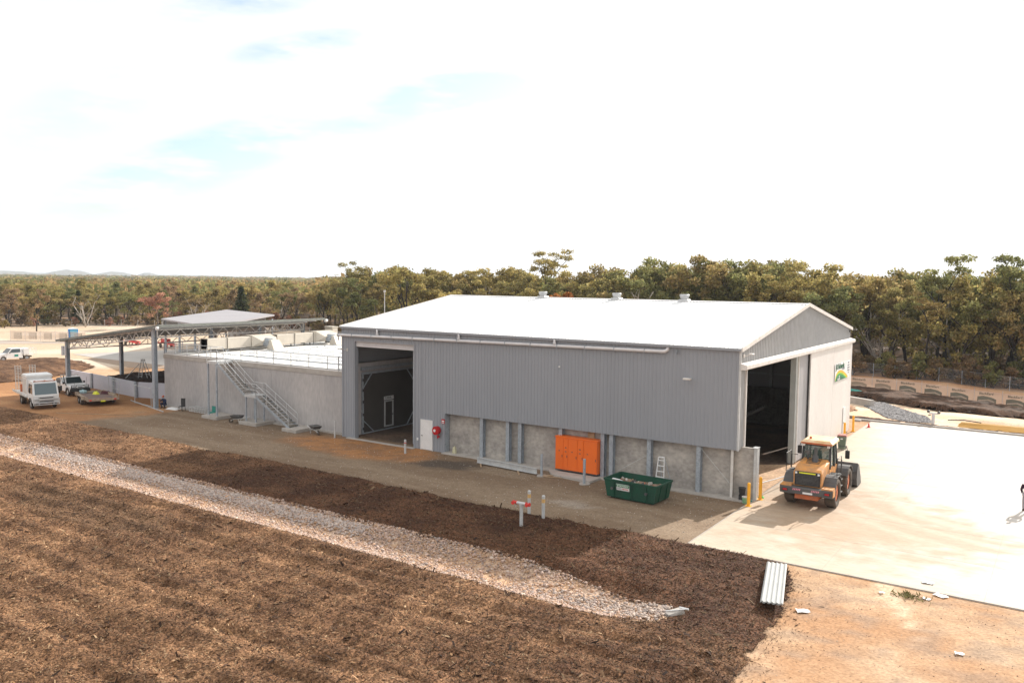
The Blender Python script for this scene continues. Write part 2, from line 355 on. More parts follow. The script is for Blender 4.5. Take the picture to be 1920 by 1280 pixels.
def sheet(name,x0,x1,y0,y1,step,inside,zf,m,colf=None,kind='structure',skirt=None,jit=.35):
    xs=np.arange(x0,x1+1e-6,step); ys=np.arange(y0,y1+1e-6,step); X,Y=np.meshgrid(xs,ys,indexing='ij')
    X=X+(rng.random(X.shape)-.5)*step*jit; Y=Y+(rng.random(Y.shape)-.5)*step*jit
    ins=inside(X,Y); Z=zf(X,Y)
    nx,ny=X.shape; idx=np.arange(nx*ny).reshape(nx,ny)
    F=np.stack([idx[:-1,:-1],idx[1:,:-1],idx[1:,1:],idx[:-1,1:]],-1).reshape(-1,4)
    k=ins.ravel()[F].all(1); F=F[k]; u,inv=np.unique(F,return_inverse=True); V=np.stack([X,Y,Z],-1).reshape(-1,3)[u]
    c=None
    if colf is not None: c=colf(V[:,0],V[:,1])
    o=npmesh(name,V,inv.reshape(F.shape),m,smooth=True,colors=c)
    if kind: o['kind']=kind
    return o
# ---- mulch beds either side of the rock drain
ROAD=[(-80,-8.8),(-57.3,-8.6),(-54.8,-8.8),(-47.6,-9.1),(-36.8,-9.4),(-34.1,-9.7),(-28.7,-8.8),(-21.5,-9.2),(-15.3,-9.5),(-12.9,-9.7),(-9.8,-9.5),(-6.7,-9.7),(-2.6,-9.2),(0.8,-8.98),(2.5,-9.0),(4.6,-9.05),(5.6,-9.9),(6.4,-11.6),(6.7,-14.1),(6.9,-16.1),(6.9,-18.7),(7.1,-20.7),(8.2,-24.2),(9.5,-30),(9,-46),(-80,-46)]
def edge(x,y): return (fbm(x,y,3,1.1)-.5)*.9
def in_mulch(X,Y):
    dx=edge(X,Y)*.7; a=inpoly(X+dx,Y+edge(X+40,Y)*.5*(X<0),ROAD)
    w=edge(X+9,Y+5)*.55
    c=(Y+w>-18.5-.012*(X+20)+.75*sstep(-.5,3.2,X))&(Y+w<-15.35-1.1*sstep(-5,3.2,X))&(X<3.3+2*w)
    ry=np.interp(X,[p[0] for p in ROAD[:16]],[p[1] for p in ROAD[:16]])
    return a&~c&((X<.8)|(Y<ry-.02))
def mulch_z(X,Y):
    fg=sstep(-18,-20,Y)
    e=np.minimum(sstep(0,.5,-8.95-Y),1)*np.where(X<4.2,sstep(1.35,2.5,np.abs(Y+16.95)+np.clip(X-2.6,0,2)),1)*np.where(X>3,1-sstep(5.8,7.0,X+.4*edge(X,Y)-.08*np.clip(-Y-16,0,20)),1)
    z=.05+.16*(fbm(X,Y,4,.75)-.35)+.10*(fbm(X+7,Y,3,2.2)-.4)
    rp=Y-.03*X-.0012*(X+20)**2+1.3*(fbm(X,Y,2,.07)-.5)
    rut=(np.sin(rp*2*math.pi/1.5)*.5+.5)**1.6
    rut2=(np.sin(rp*2*math.pi/.55+3*fbm(X,Y,2,.5))*.5+.5); z=z+fg*.035*rut2*sstep(.45,.6,fbm(X+30,Y*2,3,.25)); z=z+fg*(.13*rut*sstep(.34,.60,fbm(X*.3,Y,3,.25)))+(.07+.04*fg)*(1-np.abs(2*fbm((X-.0*Y)*.26,rp*1.9,4,1.0)-1)*2.2)+.09*(fbm(X*.8,Y*1.3,3,2.1)-.5)+.045*rng.random(X.shape)
    return hgt(X,Y)*.9+np.maximum(z,.02)*np.clip(e,.12,1)+.012
def mulch_c(x,y):
    a=fbm(x,y,4,.5); b=fbm(x*3,y,3,1.0); fg=sstep(-17.5,-19,y)
    dark=mixc((.074,.036,.022),(.135,.068,.038),sstep(.35,.65,a)); light=mixc((.225,.128,.070),(.345,.205,.114),sstep(.35,.66,a))
    t=np.clip(fg*.8+sstep(-22,-40,x)*(1-fg)*.75,0,1)*(.55+.45*sstep(.3,.6,b))
    right=sstep(-5,2,x)*fg*.25
    dk=sstep(.55,.8,1.4-np.hypot((x+26)/11,(y+22.5)/2.4)+.8*(a-.5))
    rp=y-.03*x-.0012*(x+20)**2+1.3*(fbm(x,y,2,.07)-.5); ln=(np.sin(rp*2*math.pi/1.5)*.5+.5)**5  # darker tone painted along the furrow lines to strengthen their shading
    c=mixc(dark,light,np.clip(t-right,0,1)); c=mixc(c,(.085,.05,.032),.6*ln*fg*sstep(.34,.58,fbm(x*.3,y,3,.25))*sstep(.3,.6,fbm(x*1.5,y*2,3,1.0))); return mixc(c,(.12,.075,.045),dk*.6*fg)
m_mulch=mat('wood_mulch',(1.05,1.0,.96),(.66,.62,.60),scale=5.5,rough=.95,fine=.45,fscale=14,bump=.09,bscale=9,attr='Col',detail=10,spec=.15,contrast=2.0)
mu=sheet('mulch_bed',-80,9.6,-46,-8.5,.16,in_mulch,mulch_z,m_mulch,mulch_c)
# ---- loose chips lying on the mulch: uncountable
def scatter_chips(name,N,box,inside,zf,colset,smin,smax,label,seed,pw=None):
    r=np.random.default_rng(seed); x=r.uniform(box[0],box[1],N); y=r.uniform(box[2],box[3],N)
    if pw is not None:
        k=r.random(N)<pw(x,y); x=x[k];y=y[k]
    k=inside(x,y); x=x[k];y=y[k]; n=len(x); z=zf(x,y)
    L=r.uniform(smin,smax,n)*(1+1.4*(r.random(n)<.02)); Wd=L*r.uniform(.12,.35,n); a=r.uniform(0,6.283,n); tl=r.normal(0,.35,n); tw=r.normal(0,.5,n)
    ux=np.cos(a)*np.cos(tl);uy=np.sin(a)*np.cos(tl);uz=np.sin(tl); vx=-np.sin(a)*np.cos(tw);vy=np.cos(a)*np.cos(tw);vz=np.sin(tw)
    P=np.stack([x,y,z+.02+np.abs(uz)*L*.4],-1); U=np.stack([ux,uy,uz],-1)*(L/2)[:,None]; Vv=np.stack([vx,vy,vz],-1)*(Wd/2)[:,None]
    Nn=np.cross(U,Vv); Nn/=np.linalg.norm(Nn,axis=1)[:,None]+1e-9; T=Nn*(Wd*.22)[:,None]
    V=np.stack([P-U-Vv,P+U-Vv,P+U+Vv,P-U+Vv,P+T*1.2],1).reshape(-1,3)
    b=np.arange(n)*5
    F=np.stack([np.stack([b,b+1,b+4],-1),np.stack([b+1,b+2,b+4],-1),np.stack([b+2,b+3,b+4],-1),np.stack([b+3,b,b+4],-1)],1).reshape(-1,3)
    cs=np.array(colset); ci=r.integers(0,len(cs),n); c=cs[ci]*r.uniform(.7,1.25,n)[:,None]
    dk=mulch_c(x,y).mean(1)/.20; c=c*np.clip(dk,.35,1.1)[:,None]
    o=npmesh(name,V,F,MC['chip'],colors=np.repeat(c,5,0)); tag(o,label,'mulch',kind='stuff'); return o
mat('chip',(1,1,1),(.9,.9,.9),rough=.9,fine=0,attr='Col',spec=.2)
CH=[(.13,.07,.04),(.24,.135,.07),(.34,.20,.11),(.29,.155,.08),(.50,.34,.20),(.07,.038,.024),(.05,.028,.02),(.18,.095,.05),(.27,.15,.07)]
scatter_chips('mulch_chips',520000,(-62,9.5,-42,-9),in_mulch,mulch_z,CH,.03,.13,'brown shredded bark and wood chips covering the ground either side of the rock drain',3,
   pw=lambda x,y: np.clip(26/np.hypot(x-15,y+44.6)**1.0,0,1)*np.clip(1.2+.0*x,0,1))
def near_edge(x,y):
    ex=np.interp(-y,[9,11.6,14.1,16.1,20.7,24.2,30,46],[5.0,6.4,6.7,6.9,7.1,8.2,9.5,9]); d=x-ex; return (d>-.3)&(d<2.6)&(np.random.default_rng(2).random(len(x))<np.exp(-np.clip(d,0,9)/.55))&(y<-9.3)
scatter_chips('spilled_chips',26000,(4.5,12,-34,-9.2),near_edge,lambda x,y:hgt(x,y)+.0,CH,.02,.09,'loose bark chips spilled past the right edge of the mulch onto the dirt',31)
# ---- rocks in the drain
ico=bmesh.new(); bmesh.ops.create_icosphere(ico,subdivisions=1,radius=1); IV=np.array([v.co for v in ico.verts]); IF=np.array([[v.index for v in f.verts] for f in ico.faces]); ico.free()
def rocks(name,x,y,z,r,cols,label,seed,sq=.7,m=None):
    g=np.random.default_rng(seed); n=len(x); S=r[:,None]*g.uniform(.6,1.25,(n,3))*np.array([1,1,sq]); a=g.uniform(0,6.28,n)
    V=IV[None]*(1+g.uniform(-.28,.28,(n,len(IV),1)))*S[:,None]
    ca,sa=np.cos(a)[:,None],np.sin(a)[:,None]; V=np.stack([V[...,0]*ca-V[...,1]*sa,V[...,0]*sa+V[...,1]*ca,V[...,2]],-1)+np.stack([x,y,z],-1)[:,None]
    F=(IF[None]+(np.arange(n)*len(IV))[:,None,None]).reshape(-1,3)
    c=np.array(cols)[g.integers(0,len(cols),n)]*g.uniform(.8,1.15,n)[:,None]
    o=npmesh(name,V.reshape(-1,3),F,m or MC['rock'],colors=np.repeat(c,len(IV),0)); tag(o,label,'rocks',kind='stuff'); return o
mat('rock',(1,1,1),(.75,.72,.70),scale=7,rough=.9,fine=.15,attr='Col',bump=.01,bscale=15)
g=np.random.default_rng(5); N=125000; x=g.uniform(-70,3.2,N); y=-16.95+1.9*g.uniform(-1,1,N)+edge(g.uniform(0,1,N)*0+x,y*0-17 if False else x*0-17)*.5
dens=.22+.78*np.abs((y+16.95)/1.8)**1.4; dens=dens*np.where(fbm(x,y,2,.5)>.55,.55,1.15)*(np.clip(45/np.hypot(x-15,y+44.6),0,1)); dens=dens*(1-.75*sstep(1.0,3.4,x)); up_=-15.2-1.15*sstep(-5,3.2,x); lo_=-18.75+.75*sstep(-.5,3.2,x); k=(g.random(N)<dens)&(y<up_+.1)&(y>lo_-.1); x=x[k];y=y[k]
rocks('drain_rocks',x,y,hgt(x,y)+.06,g.uniform(.018,.052,len(x))*(1+.9*(g.random(len(x))<.09))*np.where(x>-18,1.05,1),[(.50,.35,.27),(.56,.42,.35),(.43,.31,.26),(.52,.34,.23),(.31,.25,.23),(.57,.47,.40),(.45,.29,.18)],'pale pinkish crushed rocks lining the shallow drain through the mulch',6)
x=g.uniform(-45,-13,5200); y=-15.3-.55*np.abs(g.normal(0,1,5200))-.15; rocks('drain_edge_rocks',x,y,hgt(x,y)+.05,g.uniform(.03,.09,len(x)),[(.52,.44,.39),(.42,.36,.335)],'grey white stones heaped along the building side of the rock drain',8)
x=3.3-5.5*np.abs(g.normal(0,.45,600)); y=-17.2+.75*g.uniform(-1,1,600); rocks('drain_end_rocks',x,y,hgt(x,y)+.07,g.uniform(.03,.09,len(x)),[(.45,.36,.30),(.50,.42,.37),(.33,.28,.26)],'larger rocks at the blunt right end of the rock drain',9)
# gravel specks on the road
x=g.uniform(-50,.6,2600); y=g.uniform(-9.2,-.6,2600); rocks('road_gravel',x,y,hgt(x,y)+.005,g.uniform(.012,.035,len(x)),[(.32,.28,.24),(.5,.46,.42),(.2,.17,.14)],'loose gravel specks on the grey brown road in front of the shed',11)
x=g.uniform(5.5,17,1500); y=g.uniform(-26,-9.5,1500); rocks('yard_pebbles',x,y,hgt(x,y)+.005,g.uniform(.008,.024,len(x)),[(.45,.3,.2),(.3,.2,.14),(.6,.5,.4)],'small stones scattered on the orange dirt beside the concrete pad',12)
# ---- concrete pad
def pad_c(x,y):
    a=fbm(x,y,4,.5); b=fbm(x*.8,y*1.3,5,.9); c=mixc((.42,.355,.275),(.49,.43,.355),sstep(.35,.65,a)); c=mixc(c,(.58,.555,.525),sstep(5,13,x+.25*y)*.85)
    d=np.clip(1.5-np.hypot((x-5.8)/7.2,(y-.2)/6.6),0,1)+np.clip(1.0-np.hypot((x-11)/6,(y+1.0)/3),0,1)*.5
    t=sstep(.2,1.0,d+1.1*(b-.5)+.9*(fbm(x,y,5,2.2)-.5)); c=mixc(c,(.38,.265,.175),np.clip(t*.8,0,1))
    e=sstep(4.5,1.0,x)*.6*sstep(.25,.6,a)*(y>-7); c=mixc(c,(.43,.33,.24),e)
    ar=np.abs(np.hypot(x-16,y-12)-13.5+.6*(a-.5)); c=mixc(c,(.56,.45,.36),.4*sstep(.5,.1,np.minimum(ar,np.abs(ar-1.9)))*(y<6))
    st=sstep(.55,.75,fbm(x*.25+y*.9,y*.15-x*.5,4,1.6)); c=mixc(c,(.44,.36,.285),st*.35)
    e2=sstep(-7.6,-8.8,y)*.35; return mixc(c,(.56,.44,.33),e2)
m_pad=mat('yard_concrete',(1,1,1),(.92,.91,.90),scale=1.3,rough=.85,fine=.08,fscale=8,attr='Col',bump=.004,bscale=10,stretch=(.4,1.6,1))
def pad_in(X,Y): return (X>.8)&(Y<32.6)
pd=sheet('concrete_pad',.85,60,-8.95,32.65,.3,lambda X,Y:X>-99,lambda X,Y:np.full(X.shape,.05),m_pad,pad_c,jit=0)
b=MB(); b.box(.83,60.1,-9.0,-8.96,-.1,.052); b.box(.79,.83,-9.0,32.6,-.1,.049)
tag(b.build('pad_edge',m_concl),kind='structure')
b=MB()
for k,yy in enumerate((-4.3,.4,5.1,9.8,14.5,19.2,23.9,28.6)): b.box(.9,60,yy-.006,yy+.006,.05,.0535)
for xx in (6.8,12.8,18.8,24.8): b.box(xx-.006,xx+.006,-8.9,32.6,.05,.0525)
tag(b.build('pad_joints',mat('joint_grey',(.34,.30,.26),rough=.9)),kind='structure')
b=MB(); b.box(-.6,60,32.66,32.95,-.3,.16); b.box(-.6,.0,32.2,32.66,-.1,.13); tag(b.build('kerb',m_concl),kind='structure')
# ---- pond, rock chute, mulch piles, kerb wall on the far right
pz=-.17
b=MB(); ring=[]
for i in range(48):
    t=2*math.pi*i/48; ring.append((12.5+7.3*math.cos(t)*(1+.05*math.sin(3*t)),37.4+2.35*math.sin(t)*(1+.1*math.sin(5*t)),pz))
b.add(ring,[tuple(range(48))]); po=b.build('pond_water',None or mat('muddy_water',(.42,.24,.07),(.50,.30,.11),scale=.5,rough=.12,fine=.03,spec=.25)); tag(po,kind='structure')
CHU=[(-3.0,45.6),(-1.6,42.0),(1.6,35.6),(3.4,34.5),(5.4,35.2),(4.4,38.6),(1.6,42.6),(-.6,45.8)]
x=g.uniform(-4,6,16000); y=g.uniform(34,47,16000); k=inpoly(x,y,CHU); x=x[k];y=y[k]
rocks('chute_rocks',x,y,hgt(x,y)+.02,g.uniform(.05,.13,len(x)),[(.25,.245,.25),(.34,.33,.33),(.20,.195,.20)],'grey rock chute running down to the muddy pond',14)
def pile(name,poly,hh,label,x0,x1,y0,y1,step=.3,sh=1.6,c=None,seed=0,rg=.12):
    P=np.array(poly)
    def ins(X,Y): return inpoly(X+edge(X,Y)*.9,Y+edge(X+5,Y)*.9,poly)
    def zf(X,Y):
        d=np.full(X.shape,1e9)
        for i in range(len(P)):
            a=P[i]; b_=P[(i+1)%len(P)]; ab=b_-a; t=np.clip(((X-a[0])*ab[0]+(Y-a[1])*ab[1])/(ab@ab),0,1)
            d=np.minimum(d,np.hypot(X-a[0]-t*ab[0],Y-a[1]-t*ab[1]))
        return hgt(X,Y)+.01+hh*sstep(0,sh,d)*(.75+.5*fbm(X,Y,4,.5))+rg*(fbm(X,Y,4,1.8)-.3)
    cols=c or ((.085,.055,.038),(.20,.125,.075))
    def cf(x,y): return mixc(cols[0],cols[1],sstep(.3,.7,fbm(x+seed,y,5,1.2)))
    o=sheet(name,x0,x1,y0,y1,step,ins,zf,m_mulch,cf); tag(o,label,'mulch',kind='structure'); return o,ins,zf
pile('mulch_berm',[(-9,54.3),(-9,50.5),(-3,47.3),(2,44.6),(4.6,43.2),(7,44.8),(9.5,45.2),(11.5,47.6),(20,49),(40,50),(40,53.4),(12,53.8),(5,53.2),(0,53.4)],.55,'dark mulch bank below the banner fence',-10,42,42,55,.25,.8,((.05,.03,.02),(.12,.07,.045)),rg=.3)
pile('mulch_strip',[(-14,34.6),(-14,32.6),(0,33.1),(8,33.05),(30,33.05),(30,34.0),(8,34.0),(2,34.3),(-3,35.2)],.12,'thin mulch strip behind the pad kerb',-15,31,32.9,36,.2,.6,((.05,.03,.02),(.10,.06,.04)),rg=.2)
pile('dirt_bank',[(-12,41),(-12,36),(-3,35.6),(-1.4,38.5),(-2.4,41.5)],.5,'brown dirt bank beside the shed corner',-13,0,34,43,.3,1.6,((.30,.17,.10),(.50,.32,.2)))
b=MB(); b.bar((-9,47.2,.3),(-1.0,42.3,.3),.5,.7); tag(b.build('headwall',m_concl),'grey concrete headwall behind the shed corner at the top of the rock chute','concrete wall')
# left mounds
_,mi_in,mz=pile('mulch_mound',[(-84,-2.5),(-83.5,1.5),(-85,6),(-86.5,9),(-91.5,14.6),(-101,17.5),(-104,16),(-105,6),(-107,-8),(-100,-12),(-90,-9)],.85,'brown mulch mound behind the parked truck',-119,-83,-13,20,.35,4.5,((.085,.048,.030),(.20,.118,.07)),rg=.35)
_,bi,bz=pile('filter_bed',[(-70.4,3.1),(-62.1,2.5),(-55.4,5.1),(-55.4,19),(-70.4,19)],1.35,'dark compost filling the bed under the canopy',-72,-55,2,20,.2,.45,((.030,.018,.014),(.055,.03,.022)))
bed=bpy.data.objects['filter_bed']; bed.location.z=.05
b=MB(); b.prism([(-104,19.3),(-98,27),(-55.6,22),(-55.6,19.6),(-80,20.4),(-88,17)],'z',.0,.03); o=tag(b.build('brown_gravel_patch',mat('brown_gravel',(.26,.19,.14),(.31,.23,.17),rough=.95,scale=1)),kind='structure')
b=MB(); b.prism([(-112,22),(-104,21),(-85,21.3),(-55.6,24),(-55.6,60),(-100,60)],'z',.0,.035); tag(b.build('yard_slab',mat('yard_slab_grey',(.36,.34,.32),(.46,.43,.40),scale=.1,rough=.9,fine=.06)),kind='structure')
b=MB(); b.prism([(-190,-30),(-146,29.5),(-141,30.2),(-128,38),(-129,36),(-140,24),(-165,-14)],'z',0,.03); tag(b.build('access_road',mat('road_grey',(.33,.28,.24),(.40,.33,.28),scale=.2,rough=.9,fine=.05)),kind='structure')
# far hills
def hills():
    xs=[];V=[];F=[]
    specs=[(-5950,2610,300,38),(-5750,2960,190,46),(-5640,3235,170,36),(-5520,3420,90,35),(-5950,2990,520,26),(-5300,3560,420,24)]
    for (cx,cy,w,h) in specs:
        o=len(V); n=28
        for i in range(n):
            for j in range(n):
                u=-1+2*i/(n-1); v=-1+2*j/(n-1); r=max(0,1-u*u)*max(0,1-v*v)
                V.append((cx+u*w,cy+v*w,-3+h*(r**.8)*(.7+.6*float(fbm(np.array([u*2+cx]),np.array([v*2]),4,1.0)[0]))))
        for i in range(n-1):
            for j in range(n-1): F.append((o+i*n+j,o+(i+1)*n+j,o+(i+1)*n+j+1,o+i*n+j+1))
    o=npmesh('hills',V,F,mat('hill_bush',(.07,.075,.045),(.11,.10,.06),scale=.01,rough=.95,fine=.3,fscale=.05),smooth=True); tag(o,kind='structure')
hills()
# ============================================================ MAIN SHED
L_,W_,HE,RY,HR=30.9,26.68,8.46,13.34,10.63
def ribbed(b,p0,p1,zb,zt,out,pitch=.25,d=.032,t=.0):
    """vertical ribbed sheet from p0 to p1 (plan points); zb,zt = heights as functions of distance; out = outward normal"""
    p0=Vector((p0[0],p0[1])); p1=Vector((p1[0],p1[1])); Ln=(p1-p0).length; u=(p1-p0)/Ln; o=Vector(out)
    prof=[(0,0)]; x=0
    pts=[0.0];dep=[0.0]
    while x<Ln-1e-4:
        for (q,e) in ((pitch*.36,0),(pitch*.42,.0),(pitch*.48,d),(pitch*.62,d),(pitch*.70,0),(pitch,0)):
            if x+q<Ln: pts.append(x+q); dep.append(e)
        x+=pitch
    pts.append(Ln); dep.append(0)
    vs=[];fs=[]
    for s,e in zip(pts,dep):
        q=p0+u*s+o*e
        vs.append((q.x,q.y,zb(s) if callable(zb) else zb)); vs.append((q.x,q.y,zt(s) if callable(zt) else zt))
    for i in range(len(pts)-1): fs.append((2*i,2*i+2,2*i+3,2*i+1))
    b.add(vs,fs)
shed=thing('industrial_shed','large grey clad gabled shed with a white roof and a tall open end doorway','shed',(0,0,0))
P=lambda b,n,m,**k: b.build(n,m,shed,**k)
CL=-20.88
b=MB(); N0=(0,-1)
ribbed(b,(-L_,0),(-29.6,0),0.0,HE,N0); ribbed(b,(-29.6,0),(-23.7,0),7.47,HE,N0); ribbed(b,(-23.7,0),(-23.04,0),0,HE,N0)
ribbed(b,(-23.04,0),(-21.96,0),2.14,HE,N0); ribbed(b,(-21.96,0),(CL,0),0,HE,N0); ribbed(b,(CL,0),(-.02,0),2.78,HE,N0)
b.box(-L_,-29.62,.02,.09,0,HE-.05); b.box(-29.6,-23.72,.02,.09,7.5,HE-.05); b.box(-23.7,-23.06,.02,.09,0,HE-.05); b.box(-23.02,-21.98,.02,.09,2.2,HE-.05); b.box(-21.94,CL-.02,.02,.09,0,HE-.05); b.box(CL,-.05,.02,.09,2.80,HE-.05)
P(b,'front_wall',m_clad,fix=False)
b=MB(); gz=lambda s:HE+(HR-HE)*(1-abs(s-RY)/RY)
ribbed(b,(0,W_),(0,0),7.5,lambda s:gz(W_-s)-.03,(1,0),pitch=.30,d=.05); ribbed(b,(0,.86),(0,0),2.78,7.5,(1,0),pitch=.215)
b.prism([(0.02,7.45),(W_-.02,7.45),(W_-.02,HE-.1),(RY,HR-.12),(.02,HE-.1)],'x',-.09,-.02)
b.box(-.09,-.02,.1,.84,2.8,7.4); P(b,'gable_wall',m_gable,fix=False)
b=MB(); ribbed(b,(-L_,W_),(-L_,0),0,lambda s:gz(W_-s)-.03,(-1,0)); b.prism([(0.02,5.6),(W_-.02,5.6),(W_-.02,HE-.1),(RY,HR-.12),(.02,HE-.1)],'x',-L_+.02,-L_+.09); P(b,'left_wall',m_clad,fix=False)
b=MB(); ribbed(b,(0,W_),(-L_,W_),0,HE,(0,1)); b.box(-L_,0,W_-.09,W_-.02,0,HE-.1); P(b,'back_wall',m_clad,fix=False)
# roof: ribbed sheets running up the slope
roof=MB()
def slope(y0,z0,y1,z1,sgn):
    vs=[];fs=[];x=-L_-.12;xs=[];ds=[]
    while x<.14:
        for q,e in ((0,0),(.10,0),(.125,.03),(.165,.03),(.19,0)):
            if x+q<.16: xs.append(x+q);ds.append(e)
        x+=.25
    for xx,e in zip(xs,ds): vs+= [(xx,y0,z0+e),(xx,y1,z1+e)]
    for i in range(len(xs)-1): fs.append((2*i,2*i+2,2*i+3,2*i+1) if sgn>0 else (2*i+1,2*i+3,2*i+2,2*i))
    roof.add(vs,fs)
slope(-.16,HE+.02,RY,HR+.04,1); slope(W_+.16,HE+.02,RY,HR+.04,-1)
roof.prism([(-.14,HE-.02),(RY,HR+.0),(W_+.14,HE-.02),(W_+.14,HE-.07),(RY,HR-.05),(-.14,HE-.07)],'x',-L_-.08,.1)
rf=P(roof,'roof',m_roof,fix=False)
b=MB(); b.prism([(RY-.28,HR+.055),(RY,HR+.10),(RY+.28,HR+.055),(RY+.28,HR+.03),(RY,HR+.075),(RY-.28,HR+.03)],'x',-L_-.13,.17); b.build('ridge_cap',m_roof,rf)
b=MB()
for s in (1,-1):
    y0=-.18 if s>0 else W_+.18
    for (x0,x1) in ((.10,.18),):
        b.hull([(x0,y0,HE-.16),(x1,y0,HE-.16),(x0,y0,HE+.08),(x1,y0,HE+.08),(x0,RY,HR-.10),(x1,RY,HR-.10),(x0,RY,HR+.13),(x1,RY,HR+.13)])
b.build('barge_trim',m_trim,rf)
b=MB()
for s in (1,-1):
    y0=-.2 if s>0 else W_+.2
    b.hull([(-L_-.14,y0,HE-.05),(-L_-.08,y0,HE-.05),(-L_-.14,y0,HE+.07),(-L_-.08,y0,HE+.07),(-L_-.14,RY,HR),(-L_-.08,RY,HR),(-L_-.14,RY,HR+.1),(-L_-.08,RY,HR+.1)])
b.build('barge_trim',m_trim,rf)
b=MB(); b.box(-L_-.1,.1,-.19,-.03,HE-.12,HE+.015); b.build('eave_flashing',m_clad,rf)
for vx in (-21.3,-14.5,-8.9):
    b=MB(); b.box(vx-.36,vx+.36,RY-.34,RY+.34,HR-.02,HR+.18,bev=.04)
    b.cyl((vx,RY,HR+.16),(vx,RY,HR+.26),.24,16); b.cyl((vx,RY,HR+.25),(vx,RY,HR+.50),.28,16,r2=.35); b.cyl((vx,RY,HR+.50),(vx,RY,HR+.55),.37,16,r2=.31)
    for i in range(16):
        t=i*math.pi/8; b.bar((vx+.29*math.cos(t),RY+.29*math.sin(t),HR+.27),(vx+.36*math.cos(t),RY+.36*math.sin(t),HR+.49),.025)
    b.build('roof_vent',m_galvl,rf)
# corner flashings
b=MB(); b.box(-.06,.045,-.045,.05,2.76,HE-.05); P(b,'corner_flashing',m_galvl)
b=MB(); b.box(-L_-.045,-L_+.06,-.045,.05,0,HE-.05); P(b,'corner_flashing',m_clad)
b=MB(); b.box(-29.66,-29.58,-.045,.35,0,7.5); b.box(-23.72,-23.62,-.045,.35,0,7.5); b.box(-29.58,-23.72,-.045,.35,7.40,7.5); P(b,'door_surround',m_clad)
b=MB()   # roller curtain ribs
for i in range(7):
    z=7.04+i*.06; b.bar((-29.57,.14,z+.03),(-23.73,.14,z+.03),.05,.052)
b.box(-29.57,-23.73,.12,.16,7.0,7.045); b.cyl((-29.57,.4,7.6),(-23.7,.4,7.6),.22,12); P(b,'roller_door',m_pvc)
# downpipe running along the wall
pipe=MB(); pipe.tube([(-L_-.35,-.14,7.80),(-L_,-.14,7.82),(-4.6,-.14,8.07),(-4.42,-.14,8.09),(-4.32,-.12,8.15),(-4.28,-.06,8.24),(-4.28,-.02,8.34)],.105,12)
pp=P(pipe,'drain_pipe',m_pvc,smooth=True)
for i in (0,):
    b=MB(); b.cyl((-L_-.36,-.14,7.80),(-L_-.30,-.14,7.80),.125,12); b.cyl((-L_-.28,-.14,7.8),(-L_-.28,-.14,7.4),.05,8); b.build('pipe_end_cap',m_pvc,pp)
for vx in (-27.16,-19.57,-11.92):
    b=MB(); z=7.82+(vx+L_)/(L_-4.4)*.26; b.cyl((vx,-.14,z),(vx,-.14,8.40),.085,10); b.cyl((vx,-.14,z+.08),(vx,-.14,z+.2),.11,10); b.build('pipe_riser',m_pvc,pp,smooth=True)
for k in range(14):
    vx=-L_+1.2+k*2; z=7.82+(vx+L_)/(L_-4.4)*.26; b=MB(); b.box(vx-.02,vx+.02,-.26,-.0,z-.125,z+.125); b.build('pipe_bracket',m_galv,pp)
# personnel door
b=MB(); b.box(-23.02,-21.98,-.05,.04,.03,2.12); d=P(b,'personnel_door',m_white)
b=MB(); b.box(-23.05,-23.0,-.07,.06,0,2.17); b.box(-22.0,-21.95,-.07,.06,0,2.17); b.box(-23.0,-22.0,-.07,.06,2.12,2.17); b.build('door_frame',m_white,d)
b=MB(); b.cyl((-22.92,-.05,1.02),(-22.92,-.12,1.02),.025,8); b.bar((-22.92,-.11,1.02),(-22.80,-.11,1.02),.02,.03); b.build('handle',m_dark,d)
# recessed lower bay: precast panels, reveal, soffit, columns
px=[-20.85,-17.82,-15.66,-14.68,-11.57,-8.55,-7.95,-5.43,-2.34,-.36,.93]
for i in range(len(px)-1):
    b=MB(); b.box(px[i]+.012,px[i+1]-.012,.50,.68,.05,3.15 if px[i+1]<.5 else 2.92); P(b,'concrete_panel',m_conc2)
b=MB(); b.box(CL,CL+.03,.02,.5,0,2.8); P(b,'recess_reveal',m_galv)
b=MB(); b.box(CL,-.05,.10,.49,2.84,2.88); P(b,'recess_soffit',m_dark)
b=MB(); b.box(-20.9,.95,-.36,.72,-.05,.06); P(b,'footing_strip',m_concl)
b=MB(); b.box(-30.2,-23.5,-.38,-.06,-.05,.055); P(b,'door_sill',m_concl)
for x0 in (-17.82,-15.66,-14.68,-11.57,-8.55,-7.95,-5.43,-2.34):
    b=MB(); y0=.14; w=.13
    b.box(x0-w,x0+w,y0,y0+.014,.06,2.86); b.box(x0-w,x0+w,.46,.474,.06,2.86); b.box(x0-.007,x0+.007,y0+.014,.46,.06,2.86)
    for z in (.45,.95,1.45,1.95,2.45):
        b.cyl((x0+w-.03,.13,z),(x0+w-.03,.11,z),.02,6)
    P(b,'steel_column',m_galv)
b=MB(); b.box(-.42,-.36,.12,.46,.06,2.86); b.box(-.36,-.28,.12,.135,.06,2.86); P(b,'steel_column',m_whited)
# end of the push wall with its steel channel
b=MB(); b.box(.93,.97,.40,.80,.0,2.95); b.box(.80,.93,.36,.40,.0,2.95); b.box(.80,.93,.80,.84,.0,2.95)
for z in (.4,.95,1.5,2.05,2.6): b.cyl((.86,.36,z),(.86,.33,z),.03,6)
b.box(.70,.99,.34,.86,2.95,2.975); P(b,'steel_channel',m_galvl)
